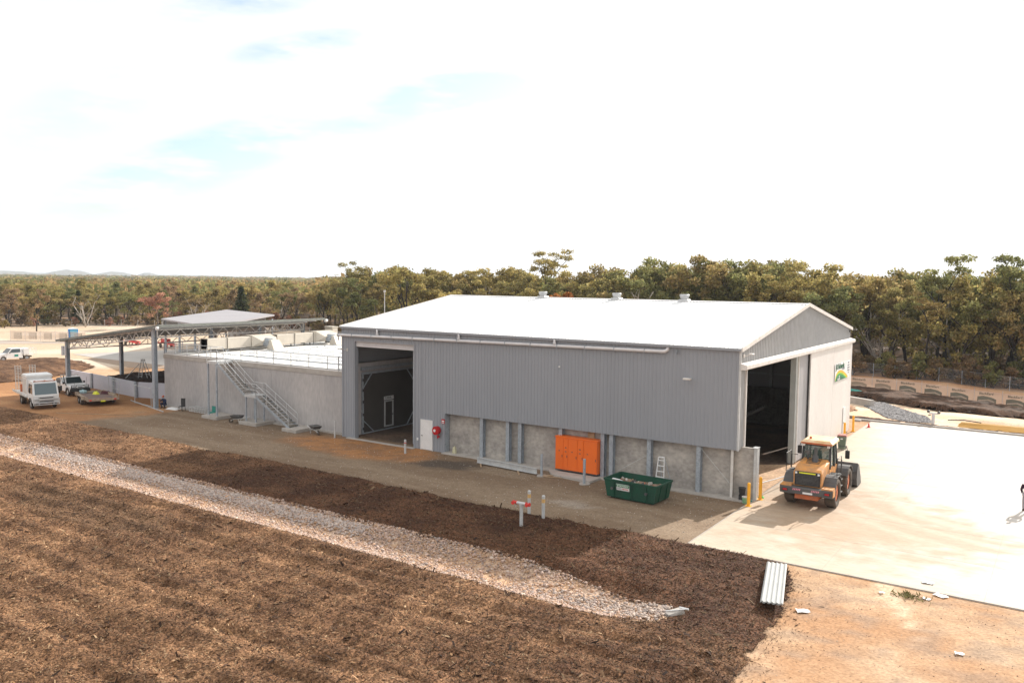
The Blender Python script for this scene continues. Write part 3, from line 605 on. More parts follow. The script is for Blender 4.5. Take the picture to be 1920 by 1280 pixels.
# bracing rods in front of the panels
for (a,c) in (((-8.3,.30,1.75),(-7.6,.30,1.15)),((-2.30,.12,2.75),(-.45,.12,.85)),((-7.6,.3,.5),(-5.7,.3,1.7)),((-14.6,.3,1.15),(-14.0,.3,1.7))):
    b=MB(); b.cyl(a,c,.012,6); P(b,'brace_rod',m_galvl)
b=MB(); b.box(-9.72,-9.25,.40,.49,2.0,2.8); P(b,'timber_patch',m_wood)
# gable header beam with sliding doors
b=MB(); b.prism([(.05,7.66),(.42,7.56),(.42,7.36),(.34,7.30),(.05,7.30)],'y',-.1,W_+.15); P(b,'door_track_cover',m_trim)
def slide(name,x0,y0,y1,m,label=None):
    d=MB(); ribbed(d,(x0+.05,y1),(x0+.05,y0),.12,7.3,(1,0),pitch=.33,d=.012); d.box(x0,x0+.045,y0,y1,.12,7.3); o=P(d,name,m,fix=False); return o
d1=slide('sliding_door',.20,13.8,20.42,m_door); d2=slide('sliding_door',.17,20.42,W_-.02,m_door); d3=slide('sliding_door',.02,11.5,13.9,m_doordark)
for (dd,y0,y1,x0) in ((d1,13.8,20.42,.2),(d2,20.42,W_,.17),(d3,11.5,13.8,.02)):
    b=MB(); b.box(x0-.03,x0+.085,y0-.03,y0+.05,.10,7.3); b.build('door_edge_trim',m_trim,dd)
b=MB(); b.box(-.35,.02,11.1,11.5,.05,7.3); P(b,'door_post',mat('pale_grey_steel',(.42,.44,.43),(.36,.38,.37),rough=.5))
b=MB(); b.box(.09,.20,13.72,13.80,.05,7.3); P(b,'door_gap_shade',m_black)  # black strip added for the shade in the gap between door leaves
b=MB(); b.box(.0,.12,.78,.90,2.9,7.36); P(b,'door_jamb',m_trim)
b=MB(); b.box(.245,.285,24.1,24.85,.08,2.25); dd=P(b,'personnel_door',m_white)
b=MB(); b.box(.285,.31,24.18,24.22,1.0,1.12); b.build('handle',m_dark,dd)
for (y,z) in ((.35,8.05),(26.2,8.25)):
    b=MB(); b.tube([(.05,y,z),(.25,y,z+.02),(.42,y+.05,z+.12)],.02,6); b.box(.36,.60,y-.12,y+.18,z+.09,z+.16,bev=.02); b.box(.04,.1,y-.06,y+.06,z-.08,z+.08); P(b,'floodlight',m_dark if y>1 else m_trim)
b=MB(); b.tube([(-30.34,-.03,6.7),(-30.34,-.25,6.72),(-30.34,-.75,6.80)],.02,6); b.box(-30.44,-30.24,-.98,-.62,6.80,6.86,bev=.02); b.box(-30.40,-30.28,-.08,-.03,6.6,6.82); P(b,'floodlight',m_whited)
b=MB(); b.tube([(-2.9,-.03,6.55),(-2.9,-.3,6.6)],.02,6); b.box(-3.15,-2.7,-.52,-.28,6.56,6.66,bev=.02); P(b,'floodlight',m_trim)
b=MB(); b.cyl((-11.6,-.03,6.7),(-11.6,-.08,6.7),.06,10); P(b,'vent_cap',m_white)
b=MB(); b.box(-23.38,-23.26,-.09,-.03,.62,.80); P(b,'power_outlet',m_white)
# interior
b=MB(); b.box(-30.2,-.1,.7,26.5,-.05,.045); P(b,'floor',mat('soiled_darkened_floor',(.16,.10,.065),(.07,.05,.038),scale=.35,rough=.95,fine=.25,fscale=4,bump=.02))  # brown dirty floor, its colour darkened further for the interior shade
b=MB(); b.prism([(-7,.1),(.75,.1),(.75,11.3),(-2.5,9.0),(-5.5,4.5)],'z',.0,.052); P(b,'dirt_spill',mat('orange_dirt_spill',(.50,.34,.21),(.36,.22,.13),scale=.8,rough=.95,fine=.2,fscale=6,bump=.02))
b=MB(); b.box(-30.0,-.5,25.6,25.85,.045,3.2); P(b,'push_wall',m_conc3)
for xx in (-24.5,-18.4,-12.3,-6.2):
    b=MB(); b.box(xx-.1,xx+.1,.9,1.25,.05,HE-.3); b.box(xx-.1,xx+.1,W_-.5,W_-.15,.05,HE-.3)
    b.bar((xx,1.0,HE-.35),(xx,RY,HR-.4),.2,.4); b.bar((xx,W_-.3,HE-.35),(xx,RY,HR-.4),.2,.4); P(b,'portal_frame',m_galv)
for z in (4.2,5.6,7.0):
    b=MB(); b.box(-30,-.2,W_-.14,W_-.1,z,z+.12); P(b,'wall_girt',m_galv)
# tunnel face inside the roller door
TX=-30.1
b=MB(); b.box(TX-.55,TX-.02,.75,21.5,4.85,5.6); 
for (y0,y1) in ((.75,1.2),(7.6,8.4),(14.9,15.6),(21.0,21.6)): b.box(TX-.55,TX-.02,y0,y1,.05,4.85)
P(b,'tunnel_face',m_conc)
for q,y0 in enumerate((1.2,8.4,15.6)):
    y1=y0+(6.2 if q==0 else 6.3 if q==1 else 5.2)
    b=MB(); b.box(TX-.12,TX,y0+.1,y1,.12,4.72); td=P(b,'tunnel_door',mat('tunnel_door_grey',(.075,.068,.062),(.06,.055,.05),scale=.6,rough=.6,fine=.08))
    b=MB(); b.box(TX,TX+.1,y0,y0+.16,.08,4.9); b.box(TX,TX+.1,y1-.14,y1,.08,4.9); b.box(TX,TX+.1,y0+.16,y1-.14,4.72,4.88); b.box(TX,TX+.16,y0-.1,y1,5.05,5.28); b.box(TX,TX+.08,y0+.16,y1-.14,.08,.16)
    b.bar((TX+.05,y0+.12,3.65),(TX+.05,y0+1.1,4.75),.07); b.bar((TX+.05,y1-.1,3.65),(TX+.05,y1-1.0,4.75),.07); b.bar((TX+.05,y0+.12,1.15),(TX+.05,y0+1.3,.15),.07); b.bar((TX+.05,y1-.1,1.25),(TX+.05,y1-1.0,.15),.07); b.build('door_frame',m_galv,td)
    for z in (.5,1.6,2.6,3.5,4.3): b=MB(); b.box(TX+.1,TX+.16,y0+.02,y0+.12,z-.1,z+.1); b.build('hinge',m_dark,td)
    if q==0:
        b=MB(); b.box(TX,TX+.06,3.72,3.84,.3,2.4); b.box(TX,TX+.06,4.66,4.78,.3,2.4); b.box(TX,TX+.06,3.84,4.66,2.3,2.4); b.box(TX,TX+.06,3.84,4.66,.3,.4); hd=b.build('hatch_frame',m_galvl,td)
        b=MB(); b.box(TX+.06,TX+.1,4.62,4.68,1.2,1.3); b.build('hatch_handle',m_black,hd)
# inside left corner strip of wall
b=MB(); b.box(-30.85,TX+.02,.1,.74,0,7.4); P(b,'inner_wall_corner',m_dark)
# signs
sg=thing('door_sign','white sign with black lettering reading TUNNEL 1 above the hatch inside the roller doorway','sign',(TX+.02,4.25,2.6))
b=MB(); b.box(.0,.02,-.56,.56,-.14,.14); b.build('sign_board',m_white,sg)
text('lettering','TUNNEL 1',.22,m_black,sg,face_M((.022,0,0),(0,1,0),(0,0,1)),bold=.003)
cs=thing('company_sign','white company sign with a green and yellow rainbow arc on the cream sliding door','sign',(.262,23.2,5.3))
b=MB(); b.box(0,.03,-2.4,2.5,-.68,.66); b.build('sign_board',mat('sign_white',(.80,.80,.80),rough=.5,fine=0),cs)
m_sg=mat('sign_green',(.03,.26,.09),rough=.5,fine=0); m_sy=mat('sign_yellow',(.85,.45,.03),rough=.5,fine=0); m_sl=mat('sign_lime',(.30,.55,.06),rough=.5,fine=0); m_st=mat('sign_dark_green',(.02,.13,.07),rough=.5,fine=0); m_sgr=mat('sign_grey',(.30,.32,.36),rough=.5,fine=0)
def arc(name,off,m,x):
    # swoosh: rises steeply from the lower left corner, falls away to the right
    b=MB(); pts=[]
    for i in range(25):
        t=i/24; y=-2.4+t*4.2; z=-.66+.78*math.sin((t**.62)*math.pi*.98)**.8-off
        pts.append((y,max(z,-.66)))
    poly=pts+[(1.8,-.66),(-2.4,-.66)]; poly=[(y-off*.6*(y>-2),z) for y,z in poly]; b.prism(poly,'x',.03,x); b.build(name,m,cs)
arc('yellow_arc',0,m_sy,.034); arc('lime_arc',.16,m_sl,.038); arc('green_arc',.28,m_sg,.042); arc('dark_arc',.46,m_st,.046)
text('lettering','JR Richards',.58,m_st,cs,face_M((.048,-.85,.42),(0,1,0),(0,0,1)),bold=.008)
text('lettering','& SONS',.22,m_sgr,cs,face_M((.048,.25,.16),(0,1,0),(0,0,1)),bold=.004)
text('lettering','BIO',.17,mat('sign_white',(.8,.8,.8)),cs,face_M((.050,-1.1,-.36),(0,1,0),(0,0,1)),bold=.008); text('lettering','RECYCLE',.19,mat('sign_white',(.8,.8,.8)),cs,face_M((.050,-1.25,-.56),(0,1,0),(0,0,1)),bold=.008)
for i,w in enumerate(('WASTE','RECYCLE','ORGANICS','COMPOST','BINS')): text('lettering',w,.14,m_sgr,cs,face_M((.048,1.95,.5-.2*i),(0,1,0),(0,0,1)),bold=.002)
hr=thing('fire_hose_reel','round red fire hose reel mounted beside the white door','fire hose reel',(-21.45,-.04,1.55))
b=MB(); b.cyl((0,-.06,0),(0,-.30,0),.30,24); b.cyl((0,-.06,0),(0,-.03,0),.12,12); b.build('reel_drum',m_red,hr,smooth=False)
b=MB(); b.cyl((-.08,-.301,.0),(-.08,-.315,.0),.10,14); b.build('instruction_disc',m_white,hr)
b=MB(); b.tube([(.15,-.2,-.28),(.17,-.22,-.45),(.12,-.2,-.55)],.03,8); b.box(.08,.2,-.22,-.05,-.5,-.36); b.build('hose_nozzle',m_red,hr)
b=MB(); b.box(-.36,-.28,-.2,-.0,-.12,.12); b.build('wall_bracket',m_whited,hr)
rs=thing('fire_sign','small red and white square sign above and right of the hose reel','sign',(-20.98,-.04,2.22))
b=MB(); b.box(-.14,.14,-.03,-.0,-.16,.16); b.build('sign_board',m_red,rs)
b=MB(); b.box(-.11,.11,-.036,-.03,-.03,.06); b.box(-.11,.11,-.036,-.03,-.13,-.08); b.build('pictogram',m_white,rs)
# electrical cabinet
ec=thing('electrical_cabinet','bright orange five door electrical cabinet against the concrete wall','cabinet',(-8.72,-.2,.16))
b=MB(); b.box(-2.98,0,0,.62,.05,2.08); b.box(-3.02,.03,-.04,.66,2.08,2.16); b.build('cabinet_body',m_orange,ec)
xs=[-2.98,-2.40,-2.05,-1.38,-.95,-.0]
for i in range(5):
    b=MB(); b.box(xs[i]+.012,xs[i+1]-.012,-.03,-.002,.09,2.04); dr=b.build('door',m_orange,ec)
    if i in (0,2,4): b=MB(); b.box(xs[i]+.25,xs[i]+.34,-.036,-.03,1.22,1.27); b.build('label_plate',m_dark,dr)
    if i in (1,3):
        for z in (1.2,1.45): b=MB(); b.box(xs[i]+.12,xs[i]+.24,-.04,-.03,z,z+.05); b.build('switch_plate',m_dark,dr)
    b=MB(); b.box(xs[i+1]-.09,xs[i+1]-.06,-.055,-.03,.85,1.0); b.build('handle',m_dark,dr)
b=MB(); b.box(-3.0,.02,.0,.64,0,.05); b.build('plinth',m_dark,ec)
pl=thing('cabinet_base','low concrete plinth slab under the orange cabinet','concrete slab',(0,0,0)); b=MB(); b.hull([(-12.1,-.37,0),(-11.3,-1.35,0),(-8.4,-1.65,0),(-8.35,-.37,0),(-12.1,-.37,.13),(-11.3,-1.35,.13),(-8.4,-1.65,.13),(-8.35,-.37,.13)]); b.build('slab',m_concl,pl)
# ============================================================ TUNNEL BLOCK
tb=thing('concrete_tunnel_block','long raw concrete tunnel block with a white flat top left of the grey shed','building',(0,0,0))
BX0,BX1,BY0,BY1,BZ=-55.0,-31.0,.62,21.8,4.92
xs=[BX0,-43.6,-39.65,BX1]
for i,(x0,x1) in enumerate(((BX0,-39.9),(-39.9,BX1))):
    b=MB(); b.box(x0+.01,x1-.01,BY0,BY0+.25,.0,BZ-.42); b.build('front_wall',m_conc,tb)
b=MB(); b.box(BX0-.03,BX1,BY0-.05,BY0+.3,BZ-.42,BZ-.04); b.build('edge_beam',m_concl,tb)
b=MB(); b.box(BX0,BX0+.25,BY0+.26,BY1,0,BZ-.05); b.build('side_wall',m_conc,tb)
b=MB(); b.box(BX0+.26,BX1,BY1-.25,BY1,0,BZ-.05); b.build('back_wall',m_conc,tb)
b=MB(); b.box(BX0-.02,BX1,BY0-.02,BY1,BZ-.04,BZ+.02); top=b.build('roof_slab',m_slab,tb)
b=MB(); b.box(BX0,BX1,BY0+.02,BY0+.12,BZ+.02,BZ+.12); b.build('kick_plate',m_galvl,tb)
b=MB()   # aeration pipes and lifting points on the roof
for y in (3.2,5.6,8.2,11,14,17.2): b.cyl((-50,y,BZ+.10),(-31.1,y,BZ+.10),.035,6); 
for y in (4.2,7,9.6,12.6,16):
    for x in np.arange(-50,-31.5,1.6): b.box(x-.12,x+.12,y-.05,y+.05,BZ+.02,BZ+.07)
for y in (3.2,8.2,14):
    for x in np.arange(-49,-32,3.1): b.cyl((x,y,BZ),(x,y,BZ+.38),.03,6)
b.build('roof_pipework',m_galv,tb)
def rail(b,p0,p1,n,h=1.05,ends=True):
    p0=Vector(p0);p1=Vector(p1)
    for k in range(n+1):
        p=p0.lerp(p1,k/n); b.cyl(p,p+Vector((0,0,h)),.036,6)
    for z in (h,h*.52): b.cyl(p0+Vector((0,0,z)),p1+Vector((0,0,z)),.030,6)
hn=thing('handrail','galvanised handrail around the white top of the concrete tunnel block','handrail',(0,0,0))
for (a,c,n) in (((BX0+.05,BY0+.0,BZ),(-46.2,BY0,BZ),5),((-43.8,BY0,BZ),(BX1-.1,BY0,BZ),6),((BX0+.05,BY0,BZ),(BX0+.05,BY1,BZ),11),((BX0+.05,BY1-.1,BZ),(BX1,BY1-.1,BZ),12)):
    b=MB(); rail(b,a,c,n); b.build('rail_run',m_railg,hn)
b=MB(); b.box(BX1-1.0,BX1-.93,BY0-.04,BY0+.03,BZ-.1,BZ+1.15); b.build('end_post',m_railg,hn)
# stairs
st=thing('steel_stair','two flight galvanised steel stair climbing the front of the concrete tunnel block','stairs',(0,0,0))
ya,yb=-1.05,-.15
b=MB(); b.box(-46.2,-44.85,ya,.6,BZ-.04,BZ+.01); b.box(-46.2,-44.85,ya-.03,ya,BZ-.2,BZ+.02); b.box(-44.9,-44.85,ya,.6,BZ-.2,BZ-.04); b.build('top_landing',m_galvl,st)
b=MB(); b.box(-41.2,-39.8,ya,yb,2.42,2.47); b.box(-41.2,-39.8,ya-.04,ya,2.28,2.5); b.box(-41.2,-39.8,yb,yb+.04,2.28,2.5); b.build('mid_landing',m_galvl,st)
m_tread=mat('tread_grating',(.20,.18,.145),(.15,.14,.12),scale=5,rough=.7)
for (x0,z0,x1,z1) in ((-44.85,BZ-.02,-41.2,2.46),(-39.8,2.44,-35.6,.22)):
    for y in (ya,yb+.03):
        b=MB(); b.bar((x0,y,z0-.1),(x1,y,z1-.1),.03,.20,up=(0,0,1)); b.build('stringer',m_galv,st)
    n=int(round((z0-z1)/.19))
    for k in range(1,n):
        t=k/n; x=x0+(x1-x0)*t; z=z0+(z1-z0)*t; b=MB(); b.box(x-.14,x+.14,ya+.02,yb+.01,z-.04,z); b.build('tread',m_tread,st)
def hrl(b,x0,z0,x1,z1,y,n=3,h=.95):
    for k in range(n+1):
        t=k/n; x=x0+(x1-x0)*t; z=z0+(z1-z0)*t; b.cyl((x,y,z),(x,y,z+h),.025,6)
    for q in (h,h*.5): b.cyl((x0,y,z0+q),(x1,y,z1+q),.022,6)
for y in (ya,yb+.03):
    b=MB(); hrl(b,-44.85,BZ,-41.2,2.46,y,3); b.build('stair_rail',m_galvl,st)
    b=MB(); hrl(b,-39.8,2.46,-35.9,.35,y,3); b.build('stair_rail',m_galvl,st)
    b=MB(); hrl(b,-41.2,2.46,-39.8,2.46,y,1); b.build('stair_rail',m_galvl,st)
b=MB(); hrl(b,-46.2,BZ,-44.85,BZ,ya,1,1.1); b.cyl((-46.2,ya,BZ+1.1),(-46.2,.6,BZ+1.1),.022,6); b.cyl((-46.2,ya,BZ+.55),(-46.2,.6,BZ+.55),.022,6); b.build('stair_rail',m_galvl,st)
for (x,z) in ((-46.1,BZ-.1),(-44.95,BZ-.1)):
    b=MB(); b.box(x-.07,x+.07,ya-.02,ya+.10,.25,z); b.build('support_post',m_galv,st)
for x in (-41.1,-39.9):
    for y in (ya+.05,yb): b=MB(); b.box(x-.05,x+.05,y-.05,y+.05,.25,2.4); b.build('support_post',m_galv,st)
for i,(x0,x1) in enumerate(((-46.6,-44.5),(-41.6,-39.4),(-36.3,-34.6))):
    o=thing('footing_block','pale concrete footing block under '+('the tall stair posts','the middle stair landing','the bottom of the stair')[i],'concrete block',((x0+x1)/2,-.55,0),group='concrete footings of the stair')
    w=(x1-x0)/2; b=MB(); b.box(-w,w,-.85,1.1,0,.27,bev=.02); b.build('block',m_concl,o)
b=MB(); b.box(BX0,BX1,.30,.61,-.02,.12); o=b.build('base_strip',m_concl,tb)
# ducts on the roof
du=thing('air_duct','long beige rectangular air duct with two hooded elbows on the white roof','air duct',(-52.6,0,BZ))
for (y0,y1) in ((3.2,5.4),(5.45,8.2),(11.4,13.7),(13.75,16.3),(16.35,19.4)):
    b=MB(); b.box(-.45,.55,y0,y1,.35,1.35,bev=.03); b.box(-.5,.6,y0,y0+.06,.3,1.4); b.build('duct_section',m_beige,du)
    b=MB(); b.box(-.3,-.22,y0+.1,y0+.2,.02,.35); b.box(.3,.38,y0+.1,y0+.2,.02,.35); b.build('duct_leg',m_galv,du)
for y0 in (8.25,16.6):
    b=MB(); b.hull([(-.5,y0,.3),(.6,y0,.3),(-.5,y0,1.45),(.6,y0,1.45),(.9,y0+2.6,.5),(.9,y0+.6,.5),(-.5,y0+3.1,.3),(-.5,y0+3.1,1.45),(1.3,y0+.7,.9),(1.3,y0+2.5,.9),(.5,y0+3.1,1.2)]); b.build('hooded_elbow',m_beige,du)
    b=MB(); b.cyl((.9,y0+1.4,.75),(1.7,y0+1.4,.75),.42,14); b.build('fan_housing',m_galv,du)
    b=MB(); b.hull([(1.6,y0+1.0,.02),(2.8,y0+.9,.02),(1.6,y0+2.3,.02),(2.8,y0+2.3,.02),(1.6,y0+1.2,1.0),(2.0,y0+1.2,1.0),(1.6,y0+2.2,1.0),(2.0,y0+2.2,1.0)]); b.build('angled_outlet',m_beige,du)
# ============================================================ CANOPY
cp=thing('canopy_roof','low sloping grey canopy roof on open white trusses and galvanised posts','canopy',(0,0,0))
cz=lambda x: 7.52+(x+54)*.122
b=MB()
ribs=[]
for k in range(0,74):
    pass
b.hull([(-53.0,-1.3,cz(-53)),(-53.0,18.7,cz(-53)),(-70.6,-1.3,cz(-70.6)),(-70.6,18.7,cz(-70.6)),(-53.0,-1.3,cz(-53)+.06),(-53,18.7,cz(-53)+.06),(-70.6,-1.3,cz(-70.6)+.06),(-70.6,18.7,cz(-70.6)+.06)]); b.build('roof_sheet',m_under,cp)
b=MB(); b.box(-53.0,-52.82,-1.35,18.7,cz(-53)-.12,cz(-53)+.10); b.build('high_fascia',m_under,cp)
b=MB(); b.bar((-52.9,-1.38,cz(-52.9)-.02),(-70.6,-1.38,cz(-70.6)-.02),.06,.20); b.build('front_fascia',m_under,cp)
b=MB(); b.cyl((-52.85,-1.5,7.45),(-52.85,-1.3,7.45),.16,12); b.cyl((-52.85,18.7,7.45),(-52.85,19.0,7.45),.16,12); b.build('gutter_end',m_white,cp)
for k in range(12):
    x=-54.2-k*1.45; b=MB(); b.box(x-.04,x+.04,-1.2,18.6,cz(x)-.16,cz(x)-.01); b.build('purlin',m_galvl,cp)
def truss(p0,p1,dp,n,th=.09):
    """warren truss between two top-chord points, depth dp"""
    b=MB(); p0=Vector(p0);p1=Vector(p1); dn=Vector((0,0,-dp)); b.bar(p0,p1,th,th*1.1); b.bar(p0+dn,p1+dn,th,th*1.1)
    for k in range(n):
        a=p0.lerp(p1,k/n); m=p0.lerp(p1,(k+.5)/n); c=p0.lerp(p1,(k+1)/n)
        b.bar(a+dn,m,th*.62); b.bar(m,c+dn,th*.62)
    b.bar(p0,p0+dn,th); b.bar(p1,p1+dn,th); b.bar(p0.lerp(p1,.5),p0.lerp(p1,.5)+dn,th*.6); return b
for y in (-.75,16.8): truss((-54.35,y,cz(-54.35)-.22),(-69.4,y,cz(-69.4)-.22),.70,13).build('truss',m_trim,cp)
for x in (-54.1,-69.5): truss((x,-.6,cz(x)-.3),(x,16.7,cz(x)-.3),.70,9 if x<-60 else 11).build('truss',m_trim,cp)
def post(x,y,z0,z1,w=.16):
    b=MB(); b.box(x-w,x+w,y-w,y-w+.025,z0,z1); b.box(x-w,x+w,y+w-.025,y+w,z0,z1); b.box(x-.02,x+.02,y-w+.025,y+w-.025,z0,z1); b.box(x-w-.08,x+w+.08,y-w-.08,y+w+.08,z0,z0+.04); b.build('post',m_galv,cp)
post(-54.35,-.75,0,cz(-54.35)-.1,.18); post(-69.6,-.75,0,cz(-69.6)-.05,.17); post(-69.6,5.0,0,cz(-69.6)-.05,.16); post(-69.6,16.8,0,cz(-69.6)-.05,.15)
for y in (5.2,11,16.8): post(-54.3,y,BZ,cz(-54.3)-.3,.15)
b=MB(); b.box(-69.85,-69.3,-1.1,-.98,4.0,4.9); b.cyl((-69.75,-1.15,4.0),(-69.75,-1.15,4.95),.14,10); b.build('post_head_box',m_pvc,cp)
# white wall around the filter bed
ww=thing('white_panel_wall','low white panel wall around the dark compost bed under the canopy','wall',(0,0,0))
for a,c in (((-77.6,3.75),(-72.2,3.2)),((-72.1,3.19),(-66.9,2.65)),((-66.8,2.64),(-62.0,2.15))):
    b=MB(); b.bar((a[0],a[1],.78),(c[0],c[1],.78),.12,1.56); b.build('wall_panel',m_whitewall,ww)
for a,c in (((-61.9,2.15),(-58.3,3.5)),((-58.2,3.54),(-55.1,4.7))):
    b=MB(); b.bar((a[0],a[1],.78),(c[0],c[1],.78),.12,1.56); b.build('wall_panel',m_whitewall,ww)
for (x,y) in ((-72.15,3.1),(-66.85,2.5),(-61.95,1.98),(-77.6,3.6)):
    b=MB(); b.box(x-.16,x+.16,y-.14,y+.02,0,1.62); b.build('wall_post',m_galv,ww)
# frames and rails standing in front of the white wall
def panel_frame(name,a,c,h,label,mid=True):
    o=thing(name,label,'gate frame',(a[0],a[1],0),group='steel frames standing by the canopy post'); dx,dy=c[0]-a[0],c[1]-a[1]; b=MB()
    for t in (0,1): b.cyl((dx*t,dy*t,0),(dx*t,dy*t,h),.03,6)
    b.build('upright',m_galvl,o); b=MB()
    for z in (.08,h*.55,h) if mid else (.08,h): b.cyl((0,0,z),(dx,dy,z),.028,6)
    b.build('crossbar',m_galvl,o)
panel_frame('gate_frame',(-66.2,1.55),(-63.9,.9),1.9,'thin steel gate frame nearest the trailer, in front of the white wall')
panel_frame('gate_frame',(-63.8,.6),(-62.2,.3),1.75,'thin steel gate frame between the white wall corner post and the trailer')
panel_frame('gate_frame',(-58.7,-.15),(-55.3,-.6),1.75,'bare steel frame beside the large canopy post with a single pale top rail',False)
def simple(name,label,cat,b,m,loc=(0,0,0),rz=0,group=None,smooth=False,part='body'):
    o=thing(name,label,cat,loc,rz,group); b.build(part,m,o,smooth=smooth); return o
def one(name,label,cat,b,m,loc=(0,0,0),rz=0,group=None,smooth=False):
    o=b.build(name,m,None,smooth=smooth,loc=loc,rotz=rz); return tag(o,label,cat,group)
b=MB(); b.bar((0,0,.06),(8.6,-2.1,.06),.09,.07); one('steel_length','long pale steel length lying on the ground past the foot of the canopy post','steel bar',b,m_galvl,(-60.4,.45,0))
b=MB(); b.bar((0,0,.03),(7.5,3.9,.03),.06,.05); one('pale_hose','thin pale line lying across the orange dirt in front of the trailer','hose',b,m_wood,(-58.6,-7.6,0))
b=MB(); b.bar((0,0,1.3),(2.2,.4,3.1),.05); one('prop','slanting steel prop leaning above the white wall','steel prop',b,m_galvl,(-66.5,3.4,0))
sl=thing('step_ladder','aluminium step ladder standing behind the white wall under the canopy','step ladder',(-64.3,4.2,1.5))
b=MB()
for s in (-1,1): b.bar((s*.32-.45,-.1,0),(s*.2,0,2.0),.07,.03)
for k in range(7): z=.25+k*.27; b.bar((-.38-.45*(1-z/2)*1,-.08,z),(.30-.45*(1-z/2),-.08,z),.08,.03)
b.build('ladder_front',m_galvl,sl); b=MB()
for s in (-1,1): b.bar((s*.36+.75,.25,0),(s*.2,.05,2.0),.06,.03)
for z in (.5,1.2): b.bar((.75*(1-z/2)-.3,.2,z),(.75*(1-z/2)+.3,.2,z),.04)
b.build('ladder_back',m_galvl,sl); b=MB(); b.box(-.25,.25,-.12,.14,1.98,2.04); b.build('ladder_top',m_galvl,sl)
# ============================================================ FAR LEFT BUILDING, TOILET, EQUIPMENT
fs=thing('far_open_shed','low open sided shed with a lilac grey roof beyond the canopy','shed',(0,0,0))
a=Vector((-101.7,30.4));d1v=Vector((22.4,-7.4));d2v=Vector((-14.9,23.1))
c0=a;c1=a+d1v;c2=a+d1v+d2v;c3=a+d2v
b=MB(); b.hull([(p.x,p.y,z) for p,z0 in ((c0,5.35),(c1,5.35),(c2,5.75),(c3,5.75)) for z in (z0,z0+.22)]); b.build('roof',m_lroof,fs)
b=MB(); b.hull([(p.x,p.y,z) for p in (c3+Vector((1,-.4)),c2+Vector((-1,-1)),c3+Vector((1.2,-.7)),c2+Vector((-.8,-1.3))) for z in (0,5.5)]); b.build('back_wall',m_conc,fs)
for t in (0,.33,.66,1):
    for w in (.02,.97):
        p=c0+d1v*t*.97+d2v*w*.97+Vector((.2,.3)); b=MB(); b.box(p.x-.12,p.x+.12,p.y-.12,p.y+.12,0,5.3); b.build('post',m_galv,fs)
b=MB(); b.bar((c0.x+.1,c0.y+.1,4.7),(c3.x+.1,c3.y-.1,4.9),.2,1.0); b.build('side_fascia',m_whited,fs)
to=thing('portable_toilet','blue portable toilet with lit door side coloured paler at the far left of the yard','portable toilet',(-137.6,35.6,0),R_(-20))
b=MB(); b.box(-.75,.75,-.75,.75,.1,2.25,bev=.04); b.build('cabin',m_blue,to); b=MB(); b.box(.76,.80,-.6,.6,.15,2.1); b.build('door',mat('lit_blue_door',(.16,.50,.72),rough=.5),to); b=MB(); b.hull([(-.8,-.8,2.25),(.8,-.8,2.25),(.8,.8,2.25),(-.8,.8,2.25),(-.6,0,2.5),(.6,0,2.5)]); b.build('roof',m_white,to); b=MB(); b.box(-.7,.7,-.7,.7,0,.1); b.build('skid',m_dark,to)  # door side given a lighter blue to paint in the light on it
# pieces of plant beyond the concrete block, between block and far shed
def crate(name,label,cat,loc,sx,sy,sz,m,rz=0,top=None,grp=None):
    o=thing(name,label,cat,loc,rz,grp); b=MB(); b.box(-sx/2,sx/2,-sy/2,sy/2,.12,sz,bev=.05); b.build('body',m,o)
    b=MB(); b.box(-sx/2-.04,sx/2+.04,-sy/2-.04,sy/2+.04,sz,sz+.1); b.build('lid',top or m,o)
    b=MB(); [b.box(s*sx*.4-.06,s*sx*.4+.06,-sy/2,sy/2,0,.12) for s in (-1,1)]; b.build('skid',m_dark,o); return o
crate('site_container','pale grey site container seen behind the left end of the handrail','container',(-82,27,0),2.6,6,2.6,m_whited,.1)
crate('skip_bin','dark green open topped bin seen behind the handrail','bin',(-74,25.5,0),4.5,2.2,2.0,m_green,.0,m_dark)
crate('generator_box','white plant box beside the green bin behind the handrail','plant box',(-68.5,24.5,0),2.4,2.0,2.3,m_whited,.2)
crate('control_cabinet','tall beige cabinet on the back of the concrete block roof','cabinet',(-53.6,20.3,BZ),1.3,.8,1.7,m_beige)
tk=thing('water_tank','round white tank behind the concrete block','tank',(-63,26,0)); b=MB(); b.cyl((0,0,0),(0,0,2.6),1.3,24); b.cyl((0,0,2.6),(0,0,2.9),1.3,24,r2=.4); b.build('shell',m_whited,tk,smooth=False); b=MB(); b.cyl((.3,0,2.8),(.3,0,3.1),.22,12); b.build('hatch',m_black,tk)
# red farm machinery in the yard
for i,(x,y,l) in enumerate(((-112,38,'long red machine frame parked in the far yard'),(-104,44,'red tined implement parked beside the long red frame'),(-120,36.5,'dark red low trailer furthest left in the far yard'))):
    o=thing('farm_implement',l,'farm machine',(x,y,0),-.25,'red machinery parked in the far yard'); b=MB(); b.bar((-2.6,-.6,.8),(2.6,-.6,.8),.16); b.bar((-2.6,.6,.8),(2.6,.6,.8),.16)
    for k in range(6): b.bar((-2.4+k*.95,-.6,.8),(-2.4+k*.95,.6,.8),.12)
    b.bar((2.6,-.6,.8),(4,0,.6),.14); b.bar((2.6,.6,.8),(4,0,.6),.14); b.build('frame',m_redh,o)
    b=MB()
    for k in range(7): b.bar((-2.3+k*.75,(-1)**k*.4,.8),(-2.5+k*.75,(-1)**k*.4,.1),.08)
    b.box(-1.6,.4,-.5,.5,.9,1.5,bev=.05); b.build('tines',m_red if i!=2 else m_dark,o)
    for s in (-1,1): b=MB(); b.wheel((-.5,s*.9,.4),.4,.25,'y',16); b.cyl((-.5,s*.85,.4),(-.5,s*.95,.4),.24,12); b.build('wheel',m_rubber,o)
